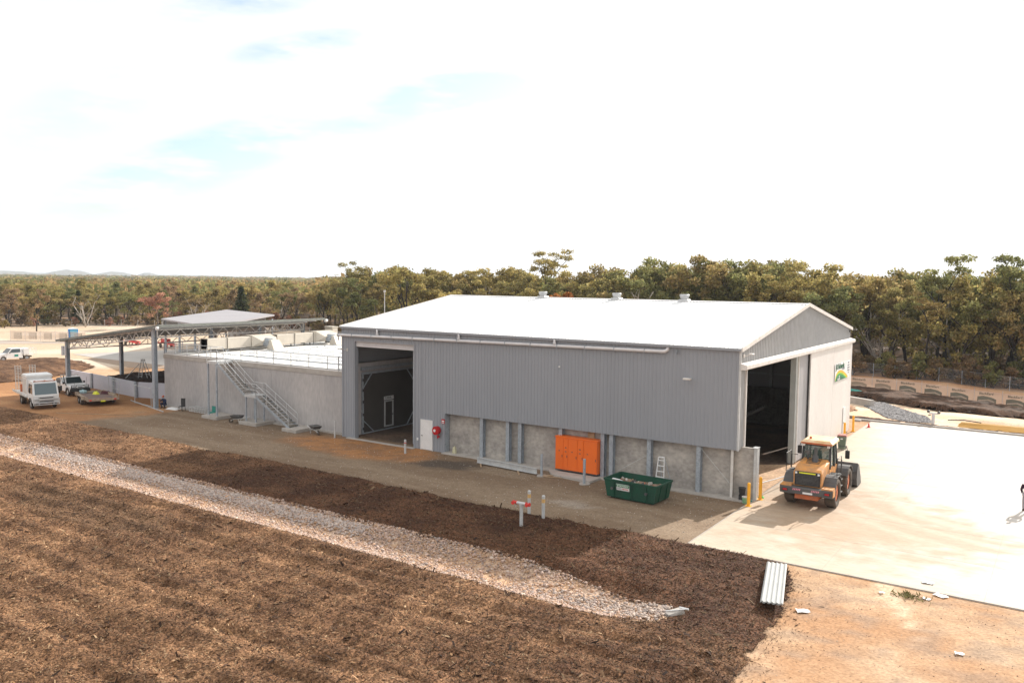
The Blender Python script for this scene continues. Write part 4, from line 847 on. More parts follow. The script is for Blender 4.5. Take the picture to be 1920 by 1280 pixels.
gm=thing('green_machine','dark green machine standing in the dim back of the grey shed','machine',(-7.5,14,.05),.3)
b=MB(); b.box(-2.6,2.2,-1,1,.9,1.5,bev=.08); b.hull([(-2.4,-.9,1.5),(.4,-.9,1.5),(-2.4,.9,1.5),(.4,.9,1.5),(-2.8,-1.2,2.6),(.6,-1.2,2.6),(-2.8,1.2,2.6),(.6,1.2,2.6)]); b.build('body',m_teal,gm); b=MB(); b.hull([(1.2,-.3,1.2),(1.2,.3,1.2),(4.4,-.3,2.9),(4.4,.3,2.9),(1.2,-.3,1.5),(1.2,.3,1.5),(4.4,-.3,3.1),(4.4,.3,3.1)]); b.build('conveyor',m_dark,gm)
for s_ in (-1,1):
    for x_ in (-1.6,.9): b=MB(); b.wheel((x_,s_*.95,.45),.45,.3,'y',16); b.cyl((x_,s_*.9,.45),(x_,s_*1.0,.45),.26,12); b.build('wheel',m_rubber,gm)
# ============================================================ VEHICLES
def wheel_part(root,c,r,w,rim,axis='x',dual=False,name='wheel'):
    b=MB(); b.wheel((0,0,0),r,w,axis); o=b.build(name,m_rubber,root,smooth=False,loc=c)
    b=MB(); d=w*.34
    if axis=='x': b.cyl((-d,0,0),(d,0,0),r*.57,20); b.cyl((-d-.04,0,0),(d+.04,0,0),r*.2,12)
    else: b.cyl((0,-d,0),(0,d,0),r*.57,20); b.cyl((0,-d-.04,0),(0,d+.04,0),r*.2,12)
    b.build('rim',rim,o); return o
# ---- wheel loader (forward = +Y)
ld=thing('wheel_loader','dusty orange yellow wheel loader with a dark bucket parked at the shed doorway','wheel loader',(3.68,3.0,.055),R_(1.5))
RA,FA=-1.55,1.55
for x in (-1.06,1.06):
    for y in (RA,FA): wheel_part(ld,(x,y,.80),.80,.56,m_rim)
b=MB(); b.hull([(-.72,-2.75,1.22),(.72,-2.75,1.22),(-.74,-2.72,1.95),(.74,-2.72,1.95),(-.66,-2.55,2.12),(.66,-2.55,2.12),(-.62,-.95,2.42),(.62,-.95,2.42),(-.70,-.95,1.2),(.70,-.95,1.2),(-.72,-2.1,2.22),(.72,-2.1,2.22),(-.74,-.95,2.3),(.74,-.95,2.3)]); hood=b.build('engine_hood',m_ldor,ld)
b=MB()
for i in range(4): b.box(-.35,.35,-1.75+i*.18,-1.66+i*.18,2.27+i*.034,2.30+i*.034)
b.build('hood_vents',m_black,hood)
b=MB(); b.box(-.66,.66,-2.80,-2.74,1.26,2.02,bev=.02); gl=b.build('rear_grille',m_black,ld)
b=MB()
for i in range(8): b.box(-.58,.58,-2.83,-2.80,1.32+i*.075,1.345+i*.075)
for i in range(10):
    a=i*math.pi/10; b.bar((-.5*math.cos(a),-2.845,1.58-.27*math.sin(a)),(.5*math.cos(a),-2.845,1.58+.27*math.sin(a)),.018)
b.build('grille_bars',m_dark,gl)
b=MB(); b.box(-.42,.42,-2.84,-2.80,1.92,1.975); b.build('hi_vis_strip',m_hiv,gl)
for s in (-1,1): b=MB(); b.box(s*.58-.05,s*.58+.05,-2.84,-2.80,1.88,1.98); b.build('work_light',m_white,gl)
cw=MB(); cw.hull([(-1.34,-3.02,.82),(1.34,-3.02,.82),(-1.36,-3.05,1.2),(1.36,-3.05,1.2),(-1.3,-2.35,.75),(1.3,-2.35,.75),(-1.3,-2.35,1.2),(1.3,-2.35,1.2),(-.5,-3.1,.85),(.5,-3.1,.85),(-.5,-3.1,1.15),(.5,-3.1,1.15)]); cwo=cw.build('counterweight',m_dark,ld)
for s in (-1,1):
    b=MB(); b.box(min(s*.78,s*1.34),max(s*.78,s*1.34),-3.02,-2.42,1.19,1.27); b.box(min(s*1.36,s*1.375),max(s*1.36,s*1.375),-3.0,-2.5,.84,1.22); b.build('counterweight_cap',m_ldor,cwo)
    b=MB(); b.box(s*1.08-.17,s*1.08+.17,-3.075,-3.03,.93,1.08); b.build('tail_light_recess',m_black,cwo); b=MB(); b.box(s*1.08-.11,s*1.08+.11,-3.09,-3.07,.96,1.05); b.build('tail_light',m_red,cwo)
    b=MB()
    for k in range(5): x=s*.48-.2+k*.085; b.hull([(x,-3.115,1.03),(x+.045,-3.115,1.03),(x+.03,-3.115,1.13),(x+.075,-3.115,1.13),(x,-3.10,1.03),(x+.045,-3.10,1.03),(x+.03,-3.10,1.13),(x+.075,-3.10,1.13)])
    b.build('hazard_stripes',m_pink,cwo)
b=MB(); b.box(-.15,.35,-3.11,-3.09,.88,.98); b.build('number_plate',m_white,cwo)
b=MB(); b.box(-.6,.6,-2.9,-1.9,.55,.85); b.box(-.45,.45,-2.5,.2,.6,1.2); b.build('rear_frame',m_rim,ld)
b=MB(); b.cyl((.05,-1.35,2.25),(.05,-1.25,2.66),.20,12,r2=.14); b.cyl((.05,-1.25,2.6),(.05,-1.2,3.08),.085,10); b.build('exhaust_stack',m_dark,ld)
b=MB(); b.cyl((-.38,-1.15,2.35),(-.38,-1.15,2.7),.05,8); b.cyl((-.38,-1.15,2.68),(-.38,-1.15,2.88),.15,12); b.build('air_intake',m_dark,ld)
b=MB(); b.box(-.72,.72,-.9,.85,1.15,1.95,bev=.05); cabb=b.build('cab_body',m_ldor,ld)
b=MB()
for (x,y,xt,yt) in ((-.74,-.88,-.7,-.72),(.74,-.88,.7,-.72),(-.74,.85,-.66,.72),(.74,.85,.66,.72),(-.76,.1,-.7,.1),(.76,.1,.7,.1)): b.bar((x,y,1.9),(xt,yt,3.18),.10)
b.bar((-.74,-.85,1.95),(.74,-.85,1.95),.1); b.bar((-.7,-.74,3.14),(.7,-.74,3.14),.10); b.build('cab_frame',m_black,ld)
b=MB(); b.quad((-.70,-.84,1.98),(.70,-.84,1.98),(.66,-.73,3.12),(-.66,-.73,3.12)); b.quad((.74,-.82,1.98),(.74,.82,1.98),(.68,.70,3.12),(.68,-.70,3.12)); b.quad((-.74,-.82,1.98),(-.74,.82,1.98),(-.68,.70,3.12),(-.68,-.70,3.12)); b.quad((-.7,.84,1.98),(.7,.84,1.98),(.64,.72,3.12),(-.64,.72,3.12)); b.build('cab_glass',m_cabglass,ld,fix=False)
b=MB(); b.hull([(-.84,-.95,3.20),(.84,-.95,3.20),(-.84,.9,3.20),(.84,.9,3.20),(-.86,-.95,3.28),(.86,-.95,3.28),(-.8,.92,3.32),(.8,.92,3.32),(-.7,-.8,3.40),(.7,-.8,3.40),(-.66,.75,3.42),(.66,.75,3.42)]); rfp=b.build('cab_roof',m_ldcr,ld)
b=MB(); b.box(-.80,.80,-.99,-.93,3.19,3.28); b.build('roof_edge',m_rim,rfp)
b=MB(); b.cyl((-.42,-.45,3.40),(-.42,-.45,3.52),.065,12); b.build('beacon',m_rim,rfp)
for s in (-1,1): b=MB(); b.box(s*.66-.07,s*.66+.07,-1.06,-.96,3.08,3.18); b.build('rear_lamp',m_whited,rfp)
b=MB(); b.box(-.30,.30,-.62,.0,1.96,2.2,bev=.05); b.hull([(-.28,-.66,2.15),(.28,-.66,2.15),(-.28,-.5,2.15),(.28,-.5,2.15),(-.22,-.72,2.85),(.22,-.72,2.85),(-.22,-.6,2.85),(.22,-.6,2.85)]); b.build('seat',m_black,ld)
for s in (-1,1):
    for (y,nm) in ((RA,'rear_fender'),(FA,'front_fender')):
        b=MB(); n=9; vs=[]
        for i in range(n):
            t=R_(-8+i*(150/(n-1))) if nm=='rear_fender' else R_(30+i*(125/(n-1)))
            yy=y-math.cos(t)*.95; zz=.80+math.sin(t)*.95
            for xx in (s*.72,s*1.36): vs.append((xx,yy,zz))
            for xx in (s*1.36,s*.72): vs.append((xx,y-math.cos(t)*.91,.80+math.sin(t)*.91))
        fs=[(4*i+j,4*i+(j+1)%4,4*i+4+(j+1)%4,4*i+4+j) for i in range(n-1) for j in range(4)]+[(0,1,2,3),(4*n-1,4*n-2,4*n-3,4*n-4)]
        b.add(vs,fs); b.build(nm,m_dark,ld)
    b=MB(); b.tube([(s*1.33,-1.95,1.75),(s*1.33,-1.95,2.75),(s*1.33,-.95,2.75),(s*1.33,-.95,1.8)],.022,6); b.tube([(s*1.33,-.8,1.2),(s*1.33,-.8,2.5),(s*1.0,-.8,2.5)],.022,6); b.bar((s*.8,-1.0,1.72),(s*1.35,-1.0,1.72),.5,.04); b.build('handrail',m_black,ld)
    b=MB(); b.tube([(s*.8,.75,2.95),(s*1.25,.85,2.95),(s*1.3,.85,2.7)],.02,6); b.box(s*1.3-.12,s*1.3+.12,.80,.90,2.25,2.72,bev=.03); b.build('mirror',m_black,ld)
    b=MB()
    for k in range(3): b.box(min(s*.85,s*1.3),max(s*.85,s*1.3),-.5+.0*k,-.15,.6+k*.35,.63+k*.35)
    b.build('steps',m_dark,ld)
b=MB(); b.hull([(-.48,.5,.7),(.48,.5,.7),(-.5,.6,1.5),(.5,.6,1.5),(-.5,2.2,.65),(.5,2.2,.65),(-.42,1.9,1.85),(.42,1.9,1.85),(-.42,1.2,1.85),(.42,1.2,1.85)]); b.build('front_frame',m_ldor,ld)
b=MB()
for s in (-1,1):
    b.hull([(s*.44,1.3,1.95),(s*.56,1.3,1.95),(s*.44,1.3,1.6),(s*.56,1.3,1.6),(s*.44,2.7,1.35),(s*.56,2.7,1.35),(s*.44,2.7,.95),(s*.56,2.7,.95)]); b.hull([(s*.44,2.7,1.35),(s*.56,2.7,1.35),(s*.44,2.7,.95),(s*.56,2.7,.95),(s*.44,3.6,.75),(s*.56,3.6,.75),(s*.44,3.6,.45),(s*.56,3.6,.45)])
b.bar((-.5,2.6,1.15),(.5,2.6,1.15),.25); b.build('lift_arms',m_ldor,ld)
b=MB(); b.cyl((0,1.6,1.9),(0,2.7,1.75),.09,10); b.cyl((0,2.6,1.76),(0,3.45,1.2),.05,8); b.bar((-.12,2.5,1.9),(-.12,3.2,1.0),.1,.3); b.build('tilt_cylinder',m_dark,ld)
# bucket, resting on the pad: opening forward, back plate towards the machine
BW=1.36; b=MB(); prof=[(4.95,.06),(3.95,.03),(3.62,.20),(3.50,.55),(3.55,1.0),(3.80,1.42)]; pr2=[(4.95,.10),(3.97,.09),(3.69,.24),(3.58,.56),(3.62,.97),(3.85,1.38)]
for i in range(5):
    for (a,c,d_,e) in ((prof[i],prof[i+1],pr2[i+1],pr2[i]),): b.hull([(x,p[0],p[1]) for x in (-BW,BW) for p in (a,c,d_,e)])
bk=b.build('bucket',m_dark,ld)
for x in (-BW,BW): b=MB(); b.prism(prof+[(4.1,1.35),(4.75,.5)],'x',x-.025,x+.025); b.build('bucket_side',m_dark,bk)
b=MB()
for x in (-.62,0,.62): b.hull([(x-.03,3.42,.5),(x+.03,3.42,.5),(x-.03,3.75,1.45),(x+.03,3.75,1.45),(x-.03,3.6,.9),(x+.03,3.6,.9)])
b.bar((-BW,3.83,1.42),(BW,3.83,1.42),.08); b.build('bucket_ribs',mat('worn_bucket_steel',(.22,.21,.20),(.12,.11,.10),scale=5,metal=.3),bk)

# ---- crew cab truck (forward = +Y local), front bumper at y=0
tr=thing('crew_truck','white cab over truck with a box body, open tray and raised loading ramps','truck',(-61.45,-7.0,0),R_(-104))
for s in (-1,1):
    wheel_part(tr,(s*.92,-1.15,.42),.42,.24,m_whited); wheel_part(tr,(s*.86,-4.9,.42),.42,.42,m_whited)
b=MB(); b.box(-.42,.42,-8.0,-.6,.55,.75); b.box(-.8,.8,-6.8,-5.6,.45,.7); b.build('chassis',m_black,tr)
b=MB(); b.hull([(-1.02,-.05,.55),(1.02,-.05,.55),(-1.04,-.0,1.25),(1.04,-.0,1.25),(-.98,-.42,2.42),(.98,-.42,2.42),(-.95,-.6,2.52),(.95,-.6,2.52),(-1.04,-2.2,.85),(1.04,-2.2,.85),(-.95,-2.2,2.52),(.95,-2.2,2.52)]); cb=b.build('cab',m_white,tr)
b=MB(); b.hull([(-.90,-.06,1.38),(.90,-.06,1.38),(-.86,-.40,2.32),(.86,-.40,2.32),(-.90,-.02,1.36),(.90,-.02,1.36),(-.86,-.36,2.34),(.86,-.36,2.34)]); b.build('windscreen',m_glassb,cb)
for s in (-1,1):
    b=MB(); b.hull([(s*1.055,-.45,1.42),(s*1.055,-1.15,1.42),(s*.985,-.62,2.25),(s*.985,-1.15,2.25),(s*1.035,-.45,1.42),(s*1.035,-1.15,1.42),(s*.965,-.62,2.25),(s*.965,-1.15,2.25)]); b.hull([(s*1.055,-1.3,1.45),(s*1.055,-1.9,1.45),(s*.985,-1.3,2.25),(s*.985,-1.9,2.25),(s*1.03,-1.3,1.45),(s*1.03,-1.9,1.45),(s*.965,-1.3,2.25),(s*.965,-1.9,2.25)]); b.build('side_window',m_glassd,cb)
    b=MB(); b.bar((s*1.05,-.25,1.9),(s*1.25,-.15,1.9),.03); b.box(s*1.28-.07,s*1.28+.07,-.2,-.12,1.55,2.05,bev=.02); b.build('mirror',m_black,cb)
    b=MB(); b.box(s*.78-.16,s*.78+.16,-.02,.03,.78,.98); b.build('headlight',m_galvl,cb)
    b=MB(); n=8; vs=[]; b.prism([(-1.15+.58*math.cos(R_(t)),.42+.58*math.sin(R_(t))) for t in range(0,181,20)]+[(-1.15-.48*math.cos(R_(t)),.42+.48*math.sin(R_(t))) for t in range(0,181,20)],'x',s*1.0-.08,s*1.0+.08); b.build('wheel_arch',m_black,cb)
b=MB(); b.box(-.55,.55,.0,.03,1.02,1.10); b.box(-.6,.6,.0,.03,.70,.80); b.box(-.85,.85,.0,.03,.52,.64); b.build('grille',m_dark,cb)
b=MB()
for z in (.45,.62,.95,1.15): b.cyl((-1.05 if z<.8 else -.6,.14,z),(1.05 if z<.8 else .6,.14,z),.035,8)
for x in (-1.05,-.6,.6,1.05): b.bar((x,.12,.42),(x,.12,1.18 if abs(x)<1 else .98),.06)
b.cyl((-1.05,.14,.98),(-.6,.14,.98),.03,8); b.cyl((1.05,.14,.98),(.6,.14,.98),.03,8); b.build('bull_bar',m_galvl,tr)
b=MB(); b.box(-1.05,1.05,-4.2,-2.35,1.0,2.95,bev=.04); bx=b.build('box_body',m_white,tr)
b=MB(); b.box(-1.10,1.10,-4.25,-2.3,2.72,2.80); b.build('box_trim',m_whited,bx)
for s in (-1,1): b=MB(); b.box(s*1.055-.01,s*1.055+.01,-4.0,-2.6,1.25,2.55); b.build('locker_door',m_whited,bx)
b=MB(); b.box(-1.15,1.15,-8.0,-2.3,.90,1.0); [b.box(s*1.15-.03,s*1.15+.03,-8.0,-4.3,1.0,1.12) for s in (-1,1)]; b.build('tray',m_whited,tr)
b=MB(); b.box(-.3,.4,-5.4,-4.8,1.0,1.7,bev=.03); b.build('tray_toolbox',m_wood,tr)
for (xx,yy,mm_,nm_) in ((-.75,-5.9,m_teal,'green_crate'),(.55,-6.3,m_rim,'orange_drum'),(.1,-6.9,m_dark,'dark_case')):
    b=MB(); b.box(xx-.3,xx+.3,yy-.3,yy+.3,1.0,1.55,bev=.06) if nm_!='orange_drum' else b.cyl((xx,yy,1.0),(xx,yy,1.7),.28,14); b.build('tray_'+nm_,mm_,tr)
b=MB(); b.box(-.9,.9,-.55,-.5,2.50,2.56); [b.box(q-.06,q+.06,-.52,-.44,2.53,2.60) for q in (-.8,0,.8)]; b.build('marker_lights',m_rim,tr)
b=MB(); b.bar((-.6,-.10,1.42),(.1,-.14,1.50),.02); b.bar((.1,-.10,1.42),(.75,-.14,1.50),.02); b.build('wipers',m_black,cb)
for s in (-1,1):
    b=MB(); x0=s*.62
    for dx in (-.25,0,.25): b.bar((x0+dx,-7.95,1.0),(x0+dx,-8.15,3.35),.05)
    for k in range(15): z=1.1+k*.155; b.bar((x0-.25,-7.95-.2*(z-1)/2.35,z),(x0+.25,-7.95-.2*(z-1)/2.35,z),.035)
    b.build('loading_ramp',m_wood if 0 else m_whited,tr)
# ---- utes
def ute(name,label,loc,rz,black=True,tall=False):
    u=thing(name,label,'ute',loc,rz)
    for s in (-1,1):
        for y in (-.95,-4.05): wheel_part(u,(s*.78,y,.38),.38,.25,m_galv if not black else m_whited)
    b=MB(); b.hull([(-.86,-.15,.5),(.86,-.15,.5),(-.84,-.1,.95),(.84,-.1,.95),(-.86,-1.65,.45),(.86,-1.65,.45),(-.86,-1.65,1.16),(.86,-1.65,1.16),(-.78,-.3,1.06),(.78,-.3,1.06)]); bd=b.build('bonnet',m_white,u)
    e=-3.0 if black else -3.5
    b=MB(); b.hull([(-.88,-1.45,.42),(.88,-1.45,.42),(-.88,e,.42),(.88,e,.42),(-.88,-1.45,1.12),(.88,-1.45,1.12),(-.88,e,1.15),(.88,e,1.15)]); b.hull([(-.86,-1.5,1.12),(.86,-1.5,1.12),(-.70,-2.1,1.80),(.70,-2.1,1.80),(-.86,e,1.15),(.86,e,1.15),(-.70,e+.15,1.80),(.70,e+.15,1.80)]); cb=b.build('cab',m_white,u)
    b=MB(); b.hull([(-.76,-1.545,1.2),(.76,-1.545,1.2),(-.66,-2.03,1.74),(.66,-2.03,1.74),(-.76,-1.525,1.2),(.76,-1.525,1.2),(-.66,-2.01,1.76),(.66,-2.01,1.76)]); b.build('windscreen',m_glassd,cb)
    for s in (-1,1):
        b=MB(); b.hull([(s*.865,-1.75,1.2),(s*.75,-2.15,1.70),(s*.865,e+.75 if not black else e+.3,1.2),(s*.75,e+.75 if not black else e+.3,1.70),(s*.845,-1.75,1.2),(s*.73,-2.15,1.70),(s*.845,e+.3,1.2),(s*.73,e+.3,1.7)]); b.build('side_window',m_glassd,cb)
        b=MB(); b.box(s*.98-.09,s*.98+.09,-1.8,-1.72,1.15,1.35,bev=.02); b.bar((s*.86,-1.76,1.2),(s*.95,-1.76,1.22),.04); b.build('mirror',m_black,cb)
        b=MB(); b.box(s*.66-.16,s*.66+.16,-.16,-.08,.74,.92); b.build('headlight',m_galvl,bd)
        for y in (-.95,):
            b=MB(); b.prism([(y+.50*math.cos(R_(t)),.38+.50*math.sin(R_(t))) for t in range(0,181,20)]+[(y-.42*math.cos(R_(t)),.38+.42*math.sin(R_(t))) for t in range(0,181,20)],'x',s*.86-.06,s*.86+.06); b.build('wheel_arch',m_black if black else m_white,bd)
    b=MB(); b.box(-.92,.92,-5.1,e-.08,.78,.86); 
    if black:
        [b.box(s*.92-.02,s*.92+.02,-5.1,e-.1,.86,1.1) for s in (-1,1)]; b.box(-.92,.92,-5.12,-5.08,.86,1.1); b.bar((-.8,e-.12,.86),(-.8,e-.12,1.9),.06); b.bar((.8,e-.12,.86),(.8,e-.12,1.9),.06); b.bar((-.8,e-.12,1.9),(.8,e-.12,1.9),.06); b.bar((-.8,e-.12,1.5),(.8,e-.12,1.5),.04)
    b.build('tray',m_whited,u)
    b=MB(); b.box(-.4,.4,-4.9,-.4,.42,.6); b.build('chassis',m_black,u)
    if black:
        b=MB(); b.box(-.95,.95,-.08,.14,.45,.82,bev=.05)
        for z in (.95,1.12): b.cyl((-.82,.06,z),(.82,.06,z),.03,8)
        for x in (-.82,-.35,.35,.82): b.cyl((x,.06,.8),(x,.06,1.14),.03,8)
        b.build('bull_bar',m_black,u)
        for s in (-1,1): b=MB(); b.cyl((s*.3,.16,.95),(s*.3,.08,.95),.09,12); b.build('spot_lamp',m_white,u)
        b=MB(); b.tube([(.9,-1.2,1.05),(.92,-1.55,1.3),(.86,-2.05,1.85),(.86,-2.0,1.98)],.045,8); b.build('snorkel',m_black,u)
        b=MB(); b.cyl((.55,.08,1.1),(.55,.08,2.2),.012,5); b.cyl((-.6,.08,1.1),(-.6,.08,1.9),.012,5); b.build('aerial',m_black,u)
        b=MB(); b.box(-.75,.75,-4.9,-3.3,.88,1.5,bev=.12); b.build('tray_load',m_dark,u)
    else:
        b=MB(); b.box(-.92,.92,-4.35,e-.08,.86,1.72,bev=.03); b.build('canopy_box',m_white,u)
        b=MB()
        for s in (-1,1):
            for z in (1.1,1.4,1.72): b.bar((s*.9,-4.35,z),(s*.9,-5.3,z),.04)
            b.bar((s*.9,-5.3,.86),(s*.9,-5.3,1.74),.05)
        for z in (1.1,1.4,1.72): b.bar((-.9,-5.3,z),(.9,-5.3,z),.04)
        b.build('tray_cage',m_white,u)
        b=MB(); b.box(.885,.895,-2.9,-2.4,.65,.95); b.box(-.895,-.885,-2.9,-2.4,.65,.95); b.build('door_logo',m_teal,cb)
    return u
ute('tray_ute','white tray ute with a black bull bar and snorkel parked between truck and trailer',(-67.2,-.85,0),R_(-100))
ute('service_ute','clean white service ute with a canopy box at the far left edge',(-108.6,9.2,0),R_(178),black=False)
# ---- trailer (forward = +Y), heading away
tl=thing('plant_trailer','low galvanised tandem axle plant trailer with tools on its deck','trailer',(-59.4,-2.9,0),R_(73))
b=MB(); b.box(-1.2,1.2,0,5.4,.55,.64); dk=b.build('deck',mat('worn_deck',(.16,.145,.14),(.26,.15,.12),scale=1.5,rough=.9,fine=.2),tl)
b=MB(); [b.box(s*1.25-.05,s*1.25+.05,0,5.4,.50,.80) for s in (-1,1)]; b.box(-1.3,1.3,-.08,.0,.50,.72); b.box(-1.3,1.3,5.4,5.48,.5,.80)
for s in (-1,1): b.bar((s*1.25,0,.82),(s*1.25,5.4,.82),.04)
b.build('side_rail',m_rust,tl)
for s in (-1,1):
    for y in (2.0,2.85): wheel_part(tl,(s*1.38,y,.36),.36,.24,m_galvl)
    b=MB(); b.prism([(1.45,.5),(1.55,.82),(3.3,.82),(3.4,.5),(3.32,.5),(3.25,.76),(1.6,.76),(1.53,.5)],'x',min(s*1.26,s*1.54),max(s*1.26,s*1.54)); b.build('mudguard',m_rust,tl)
    b=MB(); b.box(s*1.05-.1,s*1.05+.1,-.1,-.07,.54,.66); b.build('tail_light',m_redh,tl)
b=MB(); b.bar((-.9,5.4,.55),(0,6.5,.5),.09); b.bar((.9,5.4,.55),(0,6.5,.5),.09); b.bar((0,6.4,.5),(0,6.8,.5),.07); b.build('drawbar',m_galv,tl)
b=MB(); b.box(-.2,.2,-.12,-.09,.42,.54); b.build('number_plate',m_hiv,tl)
def junk(name,label,cat,M,m,loc,rz=0): return one(name,label,cat,M,m,loc,rz)
b=MB(); b.box(-.3,.3,-.22,.22,0,.28,bev=.05); b.box(-.1,.1,-.02,.02,.28,.36); one('esky_box','pale blue lidded box at the near left corner of the trailer deck','cool box',b,mat('pale_blue_plastic',(.45,.62,.66),rough=.5),(-64.7,-1.9,.64),.3)
b=MB(); b.hull([(-.3,-.2,0),(.3,-.2,0),(.35,.2,0),(-.3,.2,0),(-.15,-.1,.28),(.2,0,.25),(0,.15,.3)]); one('hi_vis_vest','crumpled lime hi-vis vest on the trailer deck','vest',b,m_hiv,(-63.0,-1.55,.64))
b=MB(); b.hull([(-.4,-.25,0),(.4,-.25,0),(.4,.25,0),(-.4,.25,0),(-.3,-.1,.3),(.3,.1,.26)]); one('tool_bag','dark maroon tool bag on the trailer deck beyond the vest','bag',b,mat('maroon_cloth',(.09,.03,.04),rough=.9),(-62.6,-.8,.64),.5)
# ============================================================ SKIP BIN
sk=thing('skip_bin','dark green skip bin full of rubbish beside the concrete wall','skip bin',(-4.62,-2.95,0),R_(-2.5))
bz,tz=.10,1.06; bb=[(-1.46,-.89),(1.46,-.89),(1.46,.89),(-1.46,.89)]; tt=[(-1.63,-.96),(1.63,-.96),(1.63,.96),(-1.63,.96)]
b=MB(); 
o8=[(x,y,bz) for x,y in bb]+[(x,y,tz) for x,y in tt]; i8=[(x*.97,y*.95,bz+.08) for x,y in bb]+[(x*.975,y*.955,tz) for x,y in tt]
b.add(o8+i8,[(3,2,1,0),(0,1,5,4),(1,2,6,5),(2,3,7,6),(3,0,4,7),(8,9,10,11),(8,12,13,9),(9,13,14,10),(10,14,15,11),(11,15,12,8),(4,5,13,12),(5,6,14,13),(6,7,15,14),(7,4,12,15)]); b.build('bin_shell',m_green,sk,fix=False)
b=MB()
for (p,q) in ((4,5),(5,6),(6,7),(7,4)): b.bar(o8[p],o8[q],.09,.09)
for x in (-1.0,.1,1.0):
    for s in (-1,1): b.bar((x,s*.90,bz+.05),(x,s*.97,tz-.03),.08,.05,up=(1,0,0))
for s in (-1,1):
    for y in (-.4,.4): b.bar((s*1.47,y,bz+.05),(s*1.64,y,tz-.03),.07,.05,up=(0,1,0))
b.box(-1.3,1.3,-.7,-.5,0,.13); b.box(-1.3,1.3,.5,.7,0,.13); b.build('rim_and_ribs',m_green,sk)
for s in (-1,1):
    for x in (-1.05,1.05): b=MB(); b.cyl((x,s*.93,.62),(x,s*1.12,.62),.045,8); b.cyl((x,s*1.1,.62),(x,s*1.13,.62),.08,8); b.build('lifting_lug',m_dark,sk)
MS=Matrix.Translation((0,0,0)); 
sgn=MB(); yy=-.955; sgn.hull([(-.82,yy+.01,.56),(-.02,yy+.01,.56),(-.82,yy-.03,.90),(-.02,yy-.03,.90),(-.82,yy-.01,.55),(-.02,yy-.01,.55),(-.82,yy-.05,.89),(-.02,yy-.05,.89)]); sp=sgn.build('bin_sign',m_white,sk)
b=MB(); b.hull([(-.81,yy-.033,.73),(-.03,yy-.033,.73),(-.81,yy-.052,.885),(-.03,yy-.052,.885),(-.81,yy-.036,.73),(-.03,yy-.036,.73),(-.81,yy-.056,.885),(-.03,yy-.056,.885)]); b.build('green_band',mat('sign_green',(.03,.26,.09)),sp)
text('lettering','JR RICHARDS',.115,m_white,sp,face_M((-.42,yy-.054,.808),(1,0,0),(0,-.115,1)),bold=.002)
text('lettering','WASTE',.085,mat('sign_grey',(.3,.3,.33)),sp,face_M((-.64,yy-.036,.645),(1,0,0),(0,-.115,1)),bold=.002)
text('lettering','RECYCLE',.085,m_redh,sp,face_M((-.27,yy-.036,.645),(1,0,0),(0,-.115,1)),bold=.002)
g=np.random.default_rng(21)
def rub_in(X,Y): return (np.abs(X)<1.55)&(np.abs(Y)<.88)
xs=np.linspace(-1.52,1.52,36); ys=np.linspace(-.88,.88,22); X,Y=np.meshgrid(xs,ys,indexing='ij'); Z=.60+.22*(fbm(X+3,Y,4,2.0)-.4)+.14*sstep(.3,.9,Y)
NX,NY=X.shape; idx=np.arange(NX*NY).reshape(NX,NY); F=np.stack([idx[:-1,:-1],idx[1:,:-1],idx[1:,1:],idx[:-1,1:]],-1).reshape(-1,4)
npmesh('rubbish_heap',np.stack([X,Y,Z],-1).reshape(-1,3),F,m_brown,smooth=True,parent=sk)['label']='brown soil and rubbish filling the bin'
b=MB()
mats=[m_whited,m_wood,m_rim,m_hiv,m_dark,m_galv]
for k in range(110):
    x,y=g.uniform(-1.45,1.45),g.uniform(-.8,.8); s=g.uniform(.02,.07); b.cur=int(g.choice([0,1,2,4,4,1,4],1)[0]); M=Matrix.Translation((x,y,.68+.1*float(fbm(np.array([x+3]),np.array([y]),4,2.0)[0])))@Euler((g.uniform(0,3),g.uniform(0,3),g.uniform(0,3))).to_matrix().to_4x4(); b.box(-s*2,s*2,-s,s,-s*.4,s*.4,M=M)
b.build('loose_rubbish',mats,sk)
b=MB(); b.hull([(-1.45,-.85,.9),(-.55,-.8,.9),(-.5,-.4,.92),(-1.3,-.5,.95),(-1.2,-.7,1.12),(-.8,-.65,1.08)]); b.build('white_sack',m_white,sk)
# ============================================================ SMALL THINGS NEAR THE SHED
al=thing('step_ladder','white step ladder leaning open behind the skip bin','step ladder',(-4.55,.05,.06))
b=MB()
for s in (-1,1): b.bar((s*.28,-.3,0),(s*.18,-.05,1.75),.05,.03)
for k in range(5): z=.3+k*.32; w=.28-.1*z/1.75; b.box(-w,w,-.3+.25*z/1.75-.05,-.3+.25*z/1.75+.05,z-.02,z+.02)
b.build('ladder_front',m_white,al); b=MB()
for s in (-1,1): b.bar((s*.30+.28,.28,0),(s*.18,.0,1.72),.04,.03)
b.bar((.0,.2,.5),(.5,.2,.5),.03); b.build('ladder_back',m_galv,al); b=MB(); b.box(-.18,.18,-.1,.06,1.73,1.79); b.build('ladder_top',m_white,al)
def bollard(name,label,loc,h,r,m,group,capm=None,extra=None,base=False,cat='bollard'):
    o=thing(name,label,cat,loc,0,group); b=MB(); b.cyl((0,0,-.1),(0,0,h),r,14); b.cyl((0,0,h),(0,0,h+.03),r,14,r2=r*.6); b.build('post',m,o)
    if extra:
        for z,hh,mm in extra: b=MB(); b.cyl((0,0,z),(0,0,z+hh),r+.004,14); b.build('reflective_band',mm,o)
    if base: b=MB(); b.hull([(.34*math.cos(t)*(1+.2*math.sin(3*t)),.34*math.sin(t),z) for t in np.arange(0,6.28,.7) for z in (0,.045)]); b.build('base_collar',m_concl,o)
    return o
G2='grey steel bollards along the road'
